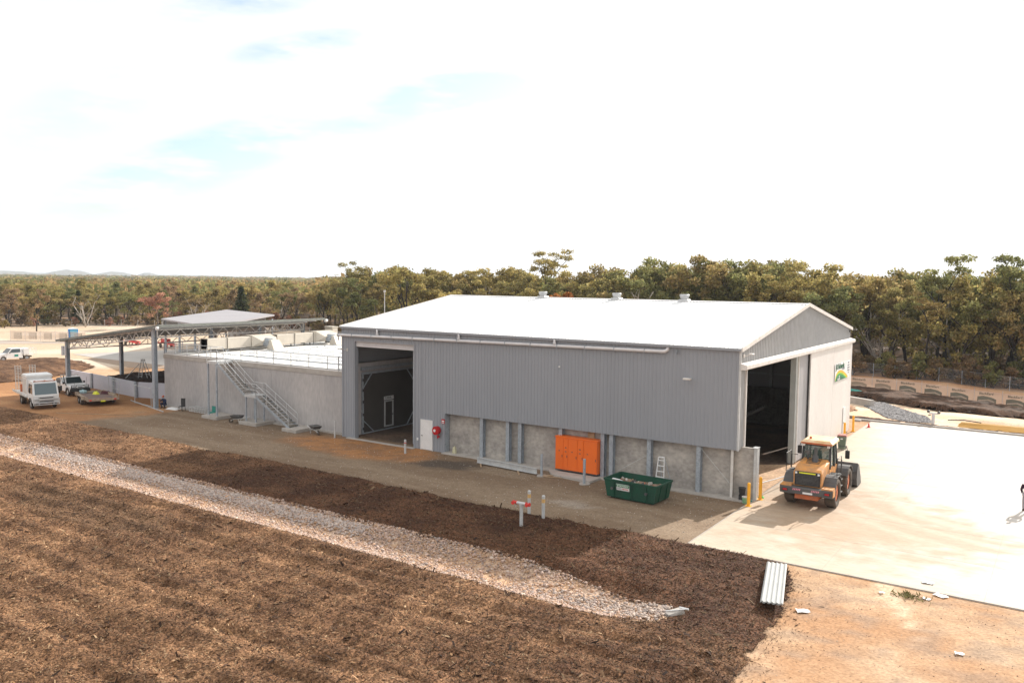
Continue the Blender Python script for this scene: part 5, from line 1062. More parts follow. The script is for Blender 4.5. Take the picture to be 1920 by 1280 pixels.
bollard('steel_bollard','plain grey bollard between the long steel beam and the orange cabinet',(-11.75,-1.75,0),1.35,.085,m_galv,G2,base=True)
bollard('steel_bollard','plain grey bollard standing directly in front of the orange cabinet',(-8.62,-1.95,0),1.5,.085,m_galv,G2,base=True)
bd=[(1.02,.16,m_yel),(1.08,.04,m_black),(1.18,.02,m_black)]
bollard('steel_bollard','grey bollard with a yellow band behind the red hydrant',(-7.55,-9.62,0),1.35,.085,m_galvl,G2,extra=[(1.0,.2,mat('band_yellow',(.6,.38,.15)))])
bollard('steel_bollard','grey bollard with a yellow band right of the red hydrant',(-6.45,-10.0,0),1.35,.085,m_galvl,G2,extra=[(1.0,.2,mat('band_yellow',(.6,.38,.15)))])
for (x,y) in ((-7.55,-9.62),(-6.45,-10.0)):
    pass
bollard('steel_bollard','short bollard with a round head in front of the roller doorway',(-22.95,-1.8,0),.95,.08,m_galvl,G2,extra=[(.72,.05,m_redh)])
bollard('steel_bollard','thin grey bollard at the left corner of the grey shed',(-31.0,-.75,0),1.25,.06,m_galvl,G2)
GY='yellow safety bollards'
for lab,loc in (('front yellow bollard with the bucket behind it at the push wall end',(1.02,-1.0,.0)),('yellow bollard just behind the front one at the shed doorway',(1.12,.70,.0)),('yellow bollard standing clear beyond the far corner of the shed',(.55,26.6,.0)),('short visible yellow bollard hard against the white personnel door',(.75,22.6,.0))):
    o=thing('yellow_bollard',lab,'bollard',loc,0,GY); b=MB(); b.cyl((0,0,-.05),(0,0,1.28),.088,14); b.cyl((0,0,1.28),(0,0,1.33),.088,14,r2=.05); b.build('post',m_yel,o)
    b=MB(); b.box(-.15,.15,-.15,.15,.0,.065); b.build('base_plate',m_yel,o)
o=thing('wheelie_bin','grey green wheelie bin beside the sliding doors behind the loader','wheelie bin',(1.55,18.2,.05),.1)
b=MB(); b.hull([(-.22,-.25,.08),(.22,-.25,.08),(-.22,.25,.08),(.22,.25,.08),(-.30,-.34,1.0),(.30,-.34,1.0),(-.30,.36,1.0),(.30,.36,1.0)]); b.build('bin_body',m_bin,o)
b=MB(); b.hull([(-.32,-.37,1.0),(.32,-.37,1.0),(-.32,.4,1.0),(.32,.4,1.0),(-.28,-.3,1.09),(.28,-.3,1.09),(-.28,.35,1.09),(.28,.35,1.09)]); b.build('bin_lid',m_lid,o)
for s in (-1,1): b=MB(); b.wheel((s*.25,.3,.11),.11,.06,'x',12); b.cyl((s*.25-.02,.3,.11),(s*.25+.02,.3,.11),.07,10); b.build('wheel',m_rubber,o)
b=MB(); b.box(-.08,.08,-.345,-.30,.78,.86); b.build('sticker',m_white,o)
b=MB(); b.cyl((0,0,0),(0,0,.04),.15,12); b.cyl((0,0,.04),(0,0,.38),.10,12,r2=.03); o=one('traffic_cone','small red cone beyond the yellow bollard at the shed corner','traffic cone',b,m_redh,(1.25,29.2,.05))
b=MB(); b.tube([(0,0,.9),(.2,2,.75),(.6,6,.5),(.7,6.6,.08)],.03,6); one('white_rope','white rope sagging from the push wall end into the doorway','rope',b,m_white,(.95,.9,0))
# buckets and broom by the push wall end
o=thing('black_bucket','black bucket against the end of the concrete push wall','bucket',(.30,.05,0)); b=MB(); b.cyl((0,0,.35),(0,0,.72),.15,14,r2=.20); b.cyl((0,0,.72),(0,0,.74),.215,14); b.build('tub',m_black,o); b=MB(); b.box(-.14,.14,-.14,.14,0,.35); b.build('stand',m_black,o)
o=thing('green_bucket','small green and white bucket on the ground beside the black bucket','bucket',(.62,-.38,0)); b=MB(); b.cyl((0,0,0),(0,0,.36),.13,14,r2=.17); b.build('tub',mat('pale_green_plastic',(.22,.42,.25),rough=.5),o); b=MB(); b.cyl((0,0,.34),(0,0,.38),.18,14); b.build('rim',m_whited,o)
o=thing('broom','green headed broom leaning on the push wall end','broom',(.70,.1,0)); b=MB(); b.cyl((-.02,-.12,.1),(.02,.18,1.25),.016,6); b.build('handle',m_wood,o); b=MB(); b.box(-.2,.2,-.2,-.1,0,.12); b.build('brush_head',m_teal,o)
b=MB(); b.hull([(-.2,-.12,0),(.2,-.1,0),(.15,.15,0),(-.15,.12,0),(0,0,.12),(.1,.05,.1)]); one('green_hose_coil','bright green crumpled hose at the foot of the rear yellow bollard','hose',b,mat('bright_green',(.08,.5,.08),rough=.5),(1.02,1.15,.055))
b=MB(); b.hull([(-.12,-.1,0),(.12,-.1,0),(.12,.1,0),(-.12,.1,0),(-.1,-.08,.42),(.08,-.08,.42),(.08,.08,.42),(-.1,.08,.42)]); b.cyl((0,0,.42),(0,0,.48),.04,8); one('cream_jerrycan','cream plastic container at the left end of the concrete ledge','container',b,mat('cream_plastic',(.55,.52,.35),rough=.6),(-20.1,.12,.06))
# galvanised beam on timbers
o=thing('steel_beam','long galvanised steel beam lying on timber in front of the concrete panels','steel beam',(-17.0,-1.35,.08),R_(-4.5)); b=MB(); b.box(0,4.9,-.10,.10,.0,.015); b.box(0,4.9,-.10,.10,.33,.345); b.box(0,4.9,-.006,.006,.015,.33); b.box(-.02,4.92,-.02,-.006,.02,.32); b.build('beam',m_galvl,o)
for lab,(x,y,a) in (('timber bearer under the left end of the steel beam',(-16.6,-1.55,-.9)),('timber bearer under the right part of the steel beam',(-13.4,-1.9,-.9))):
    b=MB(); b.box(-.65,.65,-.045,.045,0,.075); one('timber_bearer',lab,'timber',b,m_wood,(x,y,0),a,'timber bearers under the steel beam')
for lab,(x,y,a) in (('loose timber plank lying right of the plain bollard',(-11.0,-1.75,.25)),('short loose plank behind the other near the plain bollard',(-11.3,-1.45,.6))):
    b=MB(); b.box(-.6,.6,-.05,.05,0,.05); one('loose_plank',lab,'timber',b,m_wood,(x,y,.02),a,'loose planks by the bollard')
# hydrant
hy=thing('fire_hydrant','grey standpipe hydrant with two red outlets standing on the mulch','hydrant',(-6.75,-11.55,.06))
b=MB(); b.cyl((0,0,-.1),(0,0,1.15),.085,12); b.cyl((-.28,0,1.2),(.28,0,1.2),.075,12); b.cyl((0,0,1.08),(0,0,1.2),.11,12); b.build('standpipe',m_galvl,hy)
for s in (-1,1):
    b=MB(); b.cyl((s*.26,0,1.2),(s*.31,0,1.2),.10,12); b.cyl((s*.31,0,1.2),(s*.44,0,1.2),.06,12); b.cyl((s*.44,0,1.2),(s*.49,0,1.2),.10,12); b.cyl((s*.40,0,1.2),(s*.40,-.16,1.2),.03,8); b.cyl((s*.40,-.14,1.2),(s*.40,-.18,1.2),.09,10); b.build('outlet_valve',m_redh,hy)
    b=MB(); b.cyl((s*.3,-.02,1.1),(s*.3,-.05,.98),.012,5); b.build('chain',m_galv,hy)
# corrugated sheets lying on the mulch
cs2=thing('corrugated_sheets','stack of pale corrugated roofing sheets lying at the edge of the mulch','roofing sheets',(5.88,-12.6,.40),R_(14.2))
for k in range(3):
    b=MB(); W2=.78; L2=4.7; pts=[]; 
    for i in range(5):
        x=-W2/2+i*W2/4.6
        pts+=[(x,0),(x+.035,.035),(x+.075,.035),(x+.11,0)]
    vs=[];n=len(pts)
    for (x,z) in pts: vs+= [(x+k*.012,-L2/2+k*.03,z+k*.014),(x+k*.012,L2/2-k*.04,z+k*.014)]
    fs=[(2*i,2*i+2,2*i+3,2*i+1) for i in range(n-1)]; b.add(vs,fs); b.build('sheet',m_sheet,cs2,fix=False)
# culvert pipe piece
o=thing('culvert_outlet','broken grey concrete culvert end at the right tip of the rock drain','culvert',(3.55,-16.9,-.05),R_(-25)); b=MB(); b.hull([(-.26,-.42,0),(.14,-.48,0),(.28,.34,0),(-.2,.4,0),(-.2,-.3,.14),(.1,-.36,.12),(.22,.26,.24),(-.12,.3,.2)]); b.build('headwall',m_conc2,o)
b=MB(); b.cyl((.05,.2,.28),(.34,.38,.27),.04,8); b.cyl((-.2,-.26,.15),(.28,.26,.28),.022,6); b.build('white_pipe',m_white,o)
# papers and litter on the orange dirt
g=np.random.default_rng(4)
for lab,(x,y),s in (('folded white paper nearest the corrugated sheets',(7.35,-13.9),.34),('white paper lying on the pad edge right of the tuft',(10.75,-8.05),.32),('small flat white scrap left of the dry tuft',(9.4,-10.2),.16),('curled white paper just below the pad edge right of the dry tuft',(11.35,-9.2),.34),('lone pale scrap in the lower right of the orange dirt',(12.55,-14.5),.2),('pale shred caught on the right side of the dry tuft',(10.95,-9.9),.2)):
    b=MB(); n=6; vs=[];fs=[]
    for i in range(n):
        for j in range(n):
            u=i/(n-1)-.5; v=j/(n-1)-.5; vs.append((u*s*1.4,v*s*(1-.25*u),.012+.035*abs(math.sin(u*4+v*2))))
    fs=[(i*n+j,(i+1)*n+j,(i+1)*n+j+1,i*n+j+1) for i in range(n-1) for j in range(n-1)]
    b.add(vs,fs); one('paper_scrap',lab,'paper',b,m_white,(x,y,.01 if y<-9 else .06),g.uniform(-.6,.6),'scraps of paper on the orange dirt')
g=np.random.default_rng(8); b=MB()
for k in range(150):
    a=g.uniform(0,6.28); r=abs(g.normal(0,.25)); x,y=r*math.cos(a)*1.8-.1*0,r*math.sin(a); L=g.uniform(.08,.22); a2=g.uniform(0,6.28)
    b.add([(x,y,.02),(x+L*math.cos(a2),y+L*math.sin(a2),.02+g.uniform(.0,.16)),(x+L*.8*math.cos(a2+.15),y+L*.8*math.sin(a2+.15),.03)],[(0,1,2)])
one('dry_tuft','uprooted dry green brown tuft on the orange dirt below the pad edge','dead plant',b,mat('dry_tuft_leaf',(.14,.13,.05),(.30,.27,.12),rough=.9),(10.35,-10.0,0))
# valve post by the pond
o=thing('valve_post','white valve post with small handwheels beside the muddy pond','valve post',(5.45,34.35,0)); b=MB(); b.cyl((0,0,0),(0,0,.9),.14,10); b.cyl((-.35,0,1.0),(.35,0,1.0),.07,8); b.cyl((0,0,.9),(0,0,1.05),.1,10); b.build('pipe',m_pvc,o); b=MB(); b.cyl((-.4,-.1,1.15),(-.4,.1,1.15),.12,10); b.cyl((.42,-.1,1.1),(.42,.1,1.1),.12,10); b.cyl((-.4,0,.8),(-.2,0,.85),.05,6); b.build('handwheel',m_dark,o)
b=MB(); b.tube([(0,0,.05),(1.2,.4,.12),(2.6,.2,.05)],.05,6); one('black_pipe','black pipe end lying on the pond bank','pipe',b,m_black,(6.2,37.8,-.02))
b=MB(); b.hull([(-1.3,-.4,0),(1.2,-.4,0),(1.3,.4,0),(-1.2,.5,0),(-.9,-.1,.35),(.5,.1,.28)]); one('green_tarp','green and white folded tarpaulin beyond the headwall','tarpaulin',b,m_teal,(-4.2,49.3,.45),-.3)
# things along the foot of the concrete block
def barrow(label,loc,rz):
    o=thing('wheelbarrow',label,'wheelbarrow',loc,rz,'wheelbarrows left against the concrete wall'); b=MB(); b.hull([(-.3,-.25,.42),(.3,-.25,.42),(-.3,.25,.42),(.3,.25,.42),(-.52,-.36,.66),(.45,-.36,.66),(-.52,.36,.66),(.45,.36,.66)]); b.build('tray',m_dark,o)
    b=MB(); 
    for s in (-1,1): b.tube([(-.62,s*.04,.2),(-.2,s*.2,.38),(.5,s*.28,.45),(1.0,s*.28,.58)],.02,6); b.tube([(.2,s*.25,.42),(.35,s*.27,0),(.5,s*.25,.44)],.018,6)
    b.build('frame',m_galvl,o); b=MB(); b.wheel((-.62,0,.19),.19,.08,'y',14); b.build('wheel',m_rubber,o)
barrow('dark wheelbarrow upside down near the middle stair footing',(-42.0,-1.2,0),R_(20)); barrow('dark wheelbarrow between the stair foot and the shed corner',(-33.3,-.6,0),R_(160))
o=thing('scaffold_trolley','low trolley of galvanised tube lying at the foot of the concrete wall','trolley',(-49.9,-.3,0)); b=MB()
for s in (0,.6): b.bar((0,s,.5),(2.6,s,.5),.04); b.bar((0,s,.15),(2.6,s,.15),.04)
for k in range(8): b.bar((k*.37,0,.1),(k*.37,0,.5),.035); b.bar((k*.37,.6,.1),(k*.37,.6,.5),.035); b.bar((k*.37,0,.5),(k*.37,.6,.5),.03)
b.build('tube_frame',m_galvl,o); 
b=MB(); b.box(-.22,.22,-.02,.03,.45,1.15); b.box(-.22,.22,-.35,.0,.42,.47); [b.bar((x,y,0),(x,y,.45),.03) for x in (-.2,.2) for y in (-.33,0)]; one('folding_chair','black folding chair at the left end of the tube trolley','chair',b,m_black,(-51.1,-.1,0),.3)
b=MB(); b.box(-.25,.25,-.03,.03,0,.8,bev=.03); b.box(-.3,.3,-.25,.0,.0,.3,bev=.04); one('green_crate','dull green crate leaning against the wall right of the tube trolley','crate',b,m_teal,(-47.0,.15,0))
b=MB(); b.hull([(-.7,-.3,0),(.7,-.4,0),(.6,.3,0),(-.5,.25,0),(-.5,-.1,.14),(-.2,0,.20),(.3,.1,.16),(.55,-.1,.12)]); one('plastic_bags','white heap of plastic bags beside the crouching worker','bags',b,m_white,(-52.6,-.1,0),.2)
# ============================================================ PEOPLE
def skin_body(name,verts,edges,radii,m,parent,root=0,sub=2):
    me=bpy.data.meshes.new(name); me.from_pydata(verts,edges,[]); o=bpy.data.objects.new(name,me); C.objects.link(o)
    md=o.modifiers.new('s','SKIN'); md.use_smooth_shade=True; me.skin_vertices or None
    for i,r in enumerate(radii): me.skin_vertices[0].data[i].radius=(r,r) if not isinstance(r,tuple) else r
    me.skin_vertices[0].data[root].use_root=True
    s=o.modifiers.new('u','SUBSURF'); s.levels=sub; s.render_levels=sub
    bpy.context.view_layer.update(); nm=bpy.data.meshes.new_from_object(o.evaluated_get(bpy.context.evaluated_depsgraph_get())); bpy.data.objects.remove(o)
    nm.materials.clear(); nm.materials.append(m); r=bpy.data.objects.new(name,nm); C.objects.link(r); r.parent=parent; nm.polygons.foreach_set('use_smooth',[True]*len(nm.polygons)); return r
def hand(name,wr,d,up,parent,m=None,side=1):
    d=Vector(d).normalized(); u=Vector(up).normalized(); s=d.cross(u).normalized(); wr=Vector(wr); V=[tuple(wr)];E=[];Rr=[.026]
    V.append(tuple(wr+d*.05)); E.append((0,1)); Rr.append((.036,.02))
    for k,(off,ln) in enumerate(((-.033,.060),(-.011,.072),(.011,.067),(.033,.050))):
        b0=len(V); base=wr+d*.085+s*off; V.append(tuple(base)); E.append((1,b0)); Rr.append(.011)
        V.append(tuple(base+d*ln*.55-u*.008)); E.append((b0,b0+1)); Rr.append(.0095); V.append(tuple(base+d*ln-u*ln*.35)); E.append((b0+1,b0+2)); Rr.append(.008)
    b0=len(V); V.append(tuple(wr+d*.045+s*side*.045)); E.append((1,b0)); Rr.append(.012); V.append(tuple(wr+d*.085+s*side*.06-u*.012)); E.append((b0,b0+1)); Rr.append(.009)
    return skin_body(name,V,E,Rr,m or m_skin,parent,1,1)
def head(parent,c,fd,hair,cap=None,sc=1.0):
    c=Vector(c); f=Vector(fd).normalized(); r=f.cross(Vector((0,0,1))).normalized(); u=r.cross(f)
    M=Matrix((r,f,u)).transposed().to_4x4(); M.translation=c
    b=MB(); pr=[(-.115,.035,.02),(-.095,.052,.03),(-.05,.066,.012),(0,.076,0),(.05,.078,-.004),(.09,.064,-.008),(.115,.03,-.01)]; n=14; vs=[];fs=[]
    for (z,rr,off) in pr:
        for i in range(n):
            t=2*math.pi*i/n; ey=rr*1.22*math.sin(t)+off; vs.append((rr*math.cos(t),ey,z))
    for k in range(len(pr)-1):
        for i in range(n): fs.append((k*n+i,k*n+(i+1)%n,(k+1)*n+(i+1)%n,(k+1)*n+i))
    fs+=[tuple(range(n-1,-1,-1)),tuple(range((len(pr)-1)*n,len(pr)*n))]; b.add(vs,fs)
    b.hull([(-.012,.085,-.03),(.012,.085,-.03),(0,.118,-.03),(0,.09,.015),(-.006,.088,.01),(.006,.088,.01)])
    for s in (-1,1): b.hull([(s*.074,-.012,-.03),(s*.09,-.02,.02),(s*.074,.012,.02),(s*.074,.01,-.03),(s*.085,-.02,-.01)])
    o=b.build('head',m_skin,parent,smooth=True); o.matrix_basis=M
    b=MB(); 
    for s in (-1,1): b.box(s*.03-.014,s*.03+.014,.088,.096,.0,.012)
    b.box(-.024,.024,.088,.098,-.068,-.060); e=b.build('face_features',m_dark,o)
    b=MB(); vs=[];fs=[]
    for k,(z,rr) in enumerate(((.0,.086),(.04,.090),(.08,.083),(.11,.06),(.128,.02))):
        for i in range(n):
            t=2*math.pi*i/n; q=rr if (math.sin(t)<.35 or z>.05) else rr*.9; vs.append((q*math.cos(t),q*1.18*math.sin(t)-.008,z if math.sin(t)<.3 else max(z,.055)))
    for k in range(4):
        for i in range(n): fs.append((k*n+i,k*n+(i+1)%n,(k+1)*n+(i+1)%n,(k+1)*n+i))
    fs.append(tuple(range(4*n,5*n))); b.add(vs,fs)
    if cap: b.hull([(-.07,.07,.06),(.07,.07,.06),(-.05,.17,.045),(.05,.17,.045),(-.05,.17,.055),(.05,.17,.055),(-.07,.07,.075),(.07,.07,.075)])
    b.build('cap' if cap else 'hair',cap or hair,o,smooth=True); return o
m_capo=mat('orange_cap',(.55,.11,.04),rough=.7); m_hair=mat('dark_hair',(.03,.02,.015),rough=.8); m_vest=mat('hi_vis_orange_vest',(.8,.30,.05),rough=.8); m_boot=mat('brown_boot',(.08,.05,.03),rough=.8); m_skirt=mat('grey_trousers',(.30,.28,.30),(.24,.22,.24),rough=.9)
# crouching worker, facing the camera side
w=thing('person','person in navy workwear and an orange cap crouching by the concrete wall','person',(-54.0,-.05,0),R_(20))
V=[(0,.05,.34),(0,-.02,.58),(0,-.12,.80),(0,-.15,.90), (-.12,0,.32),(-.16,-.40,.50),(-.15,-.22,.10), (.12,0,.32),(.17,-.40,.50),(.15,-.20,.10), (-.18,-.10,.78),(-.26,-.30,.60),(-.12,-.46,.60), (.18,-.10,.78),(.27,-.30,.60),(.10,-.46,.62)]
E=[(0,1),(1,2),(2,3),(0,4),(4,5),(5,6),(0,7),(7,8),(8,9),(2,10),(10,11),(11,12),(2,13),(13,14),(14,15)]
skin_body('body',V,E,[.14,(.16,.12),(.17,.12),.065,.10,.075,.05,.10,.075,.05,.07,.052,.038,.07,.052,.038],m_navy,w)
head(w,(0,-.20,1.05),(0,-1,-.35),m_hair,m_capo)
hand('hand',(-.12,-.46,.60),(.6,-.6,.1),(0,0,1),w,side=1); hand('hand',(.10,-.46,.62),(-.6,-.6,.1),(0,0,1),w,side=-1)
for s in (-1,1): b=MB(); b.hull([(s*.15-.045,-.42,0),(s*.15+.045,-.42,0),(s*.15-.045,-.14,0),(s*.15+.045,-.14,0),(s*.15-.04,-.22,.12),(s*.15+.04,-.22,.12),(s*.15-.04,-.14,.12),(s*.15+.04,-.14,.12),(s*.15-.035,-.40,.05),(s*.15+.035,-.40,.05)]); b.build('boot',m_boot,w)
# standing person half out of the right edge
w=thing('person','person in a dark top and grey trousers standing on the bright pad','person',(13.47,6.9,.055),R_(160))
V=[(0,0,.95),(0,0,1.15),(0,.0,1.36),(0,.0,1.46), (-.09,0,.9),(-.11,.02,.5),(-.12,0,.08), (.09,0,.9),(.11,.02,.5),(.12,0,.08)]
E=[(0,1),(1,2),(2,3),(0,4),(4,5),(5,6),(0,7),(7,8),(8,9)]
V+=[(-.20,0,1.38),(-.30,.0,1.12),(-.20,-.20,1.02),(.20,0,1.38),(.28,0,1.12),(.24,-.1,.88)]; E+=[(2,10),(10,11),(11,12),(2,13),(13,14),(14,15)]
R8=[(.15,.11),(.14,.10),(.17,.11),.06,.10,.07,.05,.10,.07,.05,.065,.048,.034,.065,.048,.034]
skin_body('body',V,E,R8,m_skin,w)
def inflate(sel,name,m,extra=.018):
    keep=[i for i in range(len(V)) if i in sel]; mp={i:k for k,i in enumerate(keep)}
    rr=[tuple(x+extra for x in R8[i]) if isinstance(R8[i],tuple) else R8[i]+extra for i in keep]
    skin_body(name,[V[i] for i in keep],[(mp[a],mp[c]) for a,c in E if a in mp and c in mp],rr,m,w,0)
inflate({0,1,2,10,11,12,13,14,15},'dark_top',mat('plum_cloth',(.03,.012,.03),rough=.9)); inflate({0,4,5,6,7,8,9},'trousers',m_skirt)
head(w,(0,-.02,1.62),(0,-1,0),m_hair); hand('hand',(-.20,-.20,1.02),(.5,-.8,-.1),(0,0,1),w); hand('hand',(.24,-.1,.88),(0,-.2,-1),(1,0,0),w)
for s in (-1,1): b=MB(); b.hull([(s*.12-.045,-.2,0),(s*.12+.045,-.2,0),(s*.12-.04,.07,0),(s*.12+.04,.07,0),(s*.12-.04,-.02,.1),(s*.12+.04,-.02,.1),(s*.12-.04,.06,.1),(s*.12+.04,.06,.1),(s*.12-.035,-.18,.05),(s*.12+.035,-.18,.05)]); b.build('shoe',m_boot,w)
# ============================================================ FENCES
def fence_right():
    f=thing('chain_wire_fence','tall chain wire fence of grey posts along the bush on the right','fence',(0,0,0))
    xs=np.arange(-70,45,2.55)
    for x in xs:
        y=70.6; z=float(hgt(x,y)); b=MB(); b.cyl((x,y,z-.1),(x,y,z+1.75),.04,6); b.build('post',m_galv,f)
    b=MB()
    for h in (.1,.9,1.7):
        for i in range(len(xs)-1): b.cyl((xs[i],70.6,float(hgt(xs[i],70.6))+h),(xs[i+1],70.6,float(hgt(xs[i+1],70.6))+h),.008,4,cap=False)
    b.build('strand_wires',m_galv,f)
    return f
mm=bpy.data.materials.new('chain_mesh'); mm.use_nodes=True; bb_=mm.node_tree.nodes['Principled BSDF']; bb_.inputs['Base Color'].default_value=(.30,.30,.31,1); bb_.inputs['Alpha'].default_value=.13; bb_.inputs['Roughness'].default_value=.7
fr=fence_right(); b=MB()
for i in range(44): x0=-70+i*2.55; b.quad((x0,70.6,float(hgt(x0,70.6))+.05),(x0+2.55,70.6,float(hgt(x0+2.55,70.6))+.05),(x0+2.55,70.6,float(hgt(x0+2.55,70.6))+1.7),(x0,70.6,float(hgt(x0,70.6))+1.7))
b.build('wire_mesh',mm,fr,fix=False)
# printed shade cloth on the temporary fence: translucent cloth
def cloth(name,col,a):
    m=bpy.data.materials.new(name); m.use_nodes=True; b=m.node_tree.nodes['Principled BSDF']; b.inputs['Base Color'].default_value=lin(col); b.inputs['Alpha'].default_value=a; b.inputs['Roughness'].default_value=.9; MC[name]=m; return m
m_scrim=cloth('scrim_cloth',(.62,.48,.40),.50); m_print=cloth('scrim_print',(.05,.09,.08),.72); m_prl=cloth('scrim_print_pale',(.11,.14,.12),.5)
GB='printed banners on the temporary fence behind the pond'
ordn=['first','second','third','fourth','fifth','sixth','seventh','eighth']
bx=[-8.55,-6.0,-3.42,-.85,1.72,4.25,6.75,9.3,11.9]; by=[55.4,55.1,54.9,54.7,54.4,54.3,54.4,54.9,55.4]
for i in range(8):
    x0,x1,y0,y1=bx[i],bx[i+1],by[i],by[i+1]; z0=float(hgt(x0,y0)); z1=float(hgt(x1,y1))
    o=thing('banner_panel','translucent BlackEarth banner panel, %s from the shed along the temporary fence'%ordn[i],'banner',(x0,y0,z0),0,GB)
    dx,dy,dz=x1-x0,y1-y0,z1-z0
    b=MB(); b.quad((.03,0,.12),(dx-.03,dy,.12+dz),(dx-.03,dy,1.48+dz),(.03,0,1.48)); b.build('scrim',m_scrim,o,fix=False)
    b=MB(); b.cyl((0,0,-.05),(0,0,1.7),.022,6); b.bar((-.02,-.3,.04),(-.02,.3,.04),.2,.09); b.build('panel_post',m_galv,o)
    b=MB(); cx=dx*.45; A=[(cx-.85,.28),(cx-.85,.85),(cx-.3,.98),(cx+.4,.90),(cx+.85,.72),(cx+.85,.28)]; b.add([(x,dy*x/dx-.012,z+dz*x/dx) for x,z in A],[tuple(range(6))]); b.build('printed_logo',m_print if i>2 else m_prl,o,fix=False)
    b=MB(); B2=[(cx-.75,.36),(cx-.75,.5),(cx+.2,.66),(cx+.7,.5),(cx+.7,.36),(cx+.1,.52)]; b.add([(x,dy*x/dx-.018,z+dz*x/dx) for x,z in B2],[tuple(range(6))]); b.build('logo_band',m_scrim,o,fix=False)
    text('lettering','BlackEarth',.34,m_print,o,face_M((cx,dy*cx/dx-.02,1.22+dz*cx/dx),(dx,dy,dz),(0,0,1)),depth=.0,bold=.01)
# left: scrim panels and post and wire fence by the toilet
GL='scrim panels on the temporary fence at the far left'
P0=Vector((-147.5,29.2)); Dn=Vector((10.5,5.6))/4
for i in range(5):
    p=P0+Dn*i; o=thing('scrim_panel','faded scrim panel, %s from the left on the far left fence'%ordn[i],'banner',(p.x,p.y,0),0,GL)
    b=MB(); b.quad((.03,0,.1),(Dn.x-.03,Dn.y,.1),(Dn.x-.03,Dn.y,1.75),(.03,0,1.75)); b.build('scrim',m_scrim,o,fix=False)
    b=MB(); b.cyl((0,0,0),(0,0,1.9),.025,6); b.build('panel_post',m_galv,o)
    b=MB(); b.quad((.6,Dn.y*.25-.02,.3),(2.0,Dn.y*.78-.02,.3),(2.0,Dn.y*.78-.02,1.5),(.6,Dn.y*.25-.02,1.5)); b.build('printed_logo',m_prl,o,fix=False)
lf=thing('post_and_wire_fence','thin post and wire fence along the bush at the far left','fence',(0,0,0))
for i in range(26):
    x=-190+i*3.6; y=float(np.interp(x,[p[0] for p in TL],[p[1] for p in TL]))-7; b=MB(); b.cyl((x,y,0),(x,y,1.7),.04,5); b.build('post',m_galvl,lf)
b=MB()
for h in (.4,1.0,1.6):
    for i in range(25):
        x=-190+i*3.6; x1=x+3.6; f=lambda q: float(np.interp(q,[p[0] for p in TL],[p[1] for p in TL]))-7
        b.cyl((x,f(x),h),(x1,f(x1),h),.008,4,cap=False)
b.build('strand_wires',m_galv,lf)
b=MB(); b.cyl((0,0,0),(0,0,10.2),.09,8,r2=.05); b.cyl((0,0,10.2),(0,0,10.5),.14,8); one('radio_mast','slim grey mast standing before the trees left of the shed roof','mast',b,m_galvl,(-63.9,40,0))
# ============================================================ TREES
m_bark={k:mat('bark_'+k,c,tuple(x*.5 for x in c),scale=1.5,rough=.95,fine=.25,fscale=6,stretch=(1,1,.3)) for k,c in dict(dark=(.050,.040,.034),grey=(.16,.13,.105),white=(.48,.43,.38),black=(.02,.017,.015)).items()}
def leafmat(name,c1,c2):
    m=bpy.data.materials.new(name); m.use_nodes=True; t=m.node_tree; t.nodes.clear(); L=t.links.new; N=t.nodes.new
    at=N('ShaderNodeAttribute'); at.attribute_name='Col'; oi=N('ShaderNodeObjectInfo'); mx=N('ShaderNodeMixRGB'); mx.inputs[1].default_value=lin(c1); mx.inputs[2].default_value=lin(c2); L(oi.outputs['Random'],mx.inputs[0])
    mu_=N('ShaderNodeVectorMath'); mu_.operation='MULTIPLY'; L(mx.outputs[0],mu_.inputs[0]); L(at.outputs['Color'],mu_.inputs[1])
    d=N('ShaderNodeBsdfDiffuse'); tr_=N('ShaderNodeBsdfTranslucent'); L(mu_.outputs[0],d.inputs[0]); L(mu_.outputs[0],tr_.inputs[0]); ms=N('ShaderNodeMixShader'); ms.inputs[0].default_value=.5; L(d.outputs[0],ms.inputs[1]); L(tr_.outputs[0],ms.inputs[2])
    o=N('ShaderNodeOutputMaterial'); L(ms.outputs[0],o.inputs[0]); return m
LM=dict(olive=leafmat('leaf_olive',(.235,.208,.085),(.36,.295,.115)),bronze=leafmat('leaf_bronze',(.265,.215,.098),(.345,.272,.115)),green=leafmat('leaf_green',(.165,.178,.078),(.26,.25,.10)),
        cypress=leafmat('leaf_cypress',(.06,.078,.036),(.09,.098,.04)),pink=leafmat('leaf_pink',(.42,.24,.17),(.36,.20,.14)),scrub=leafmat('leaf_scrub',(.30,.21,.13),(.25,.19,.10)),rust=leafmat('leaf_rust',(.30,.115,.04),(.27,.12,.045)))
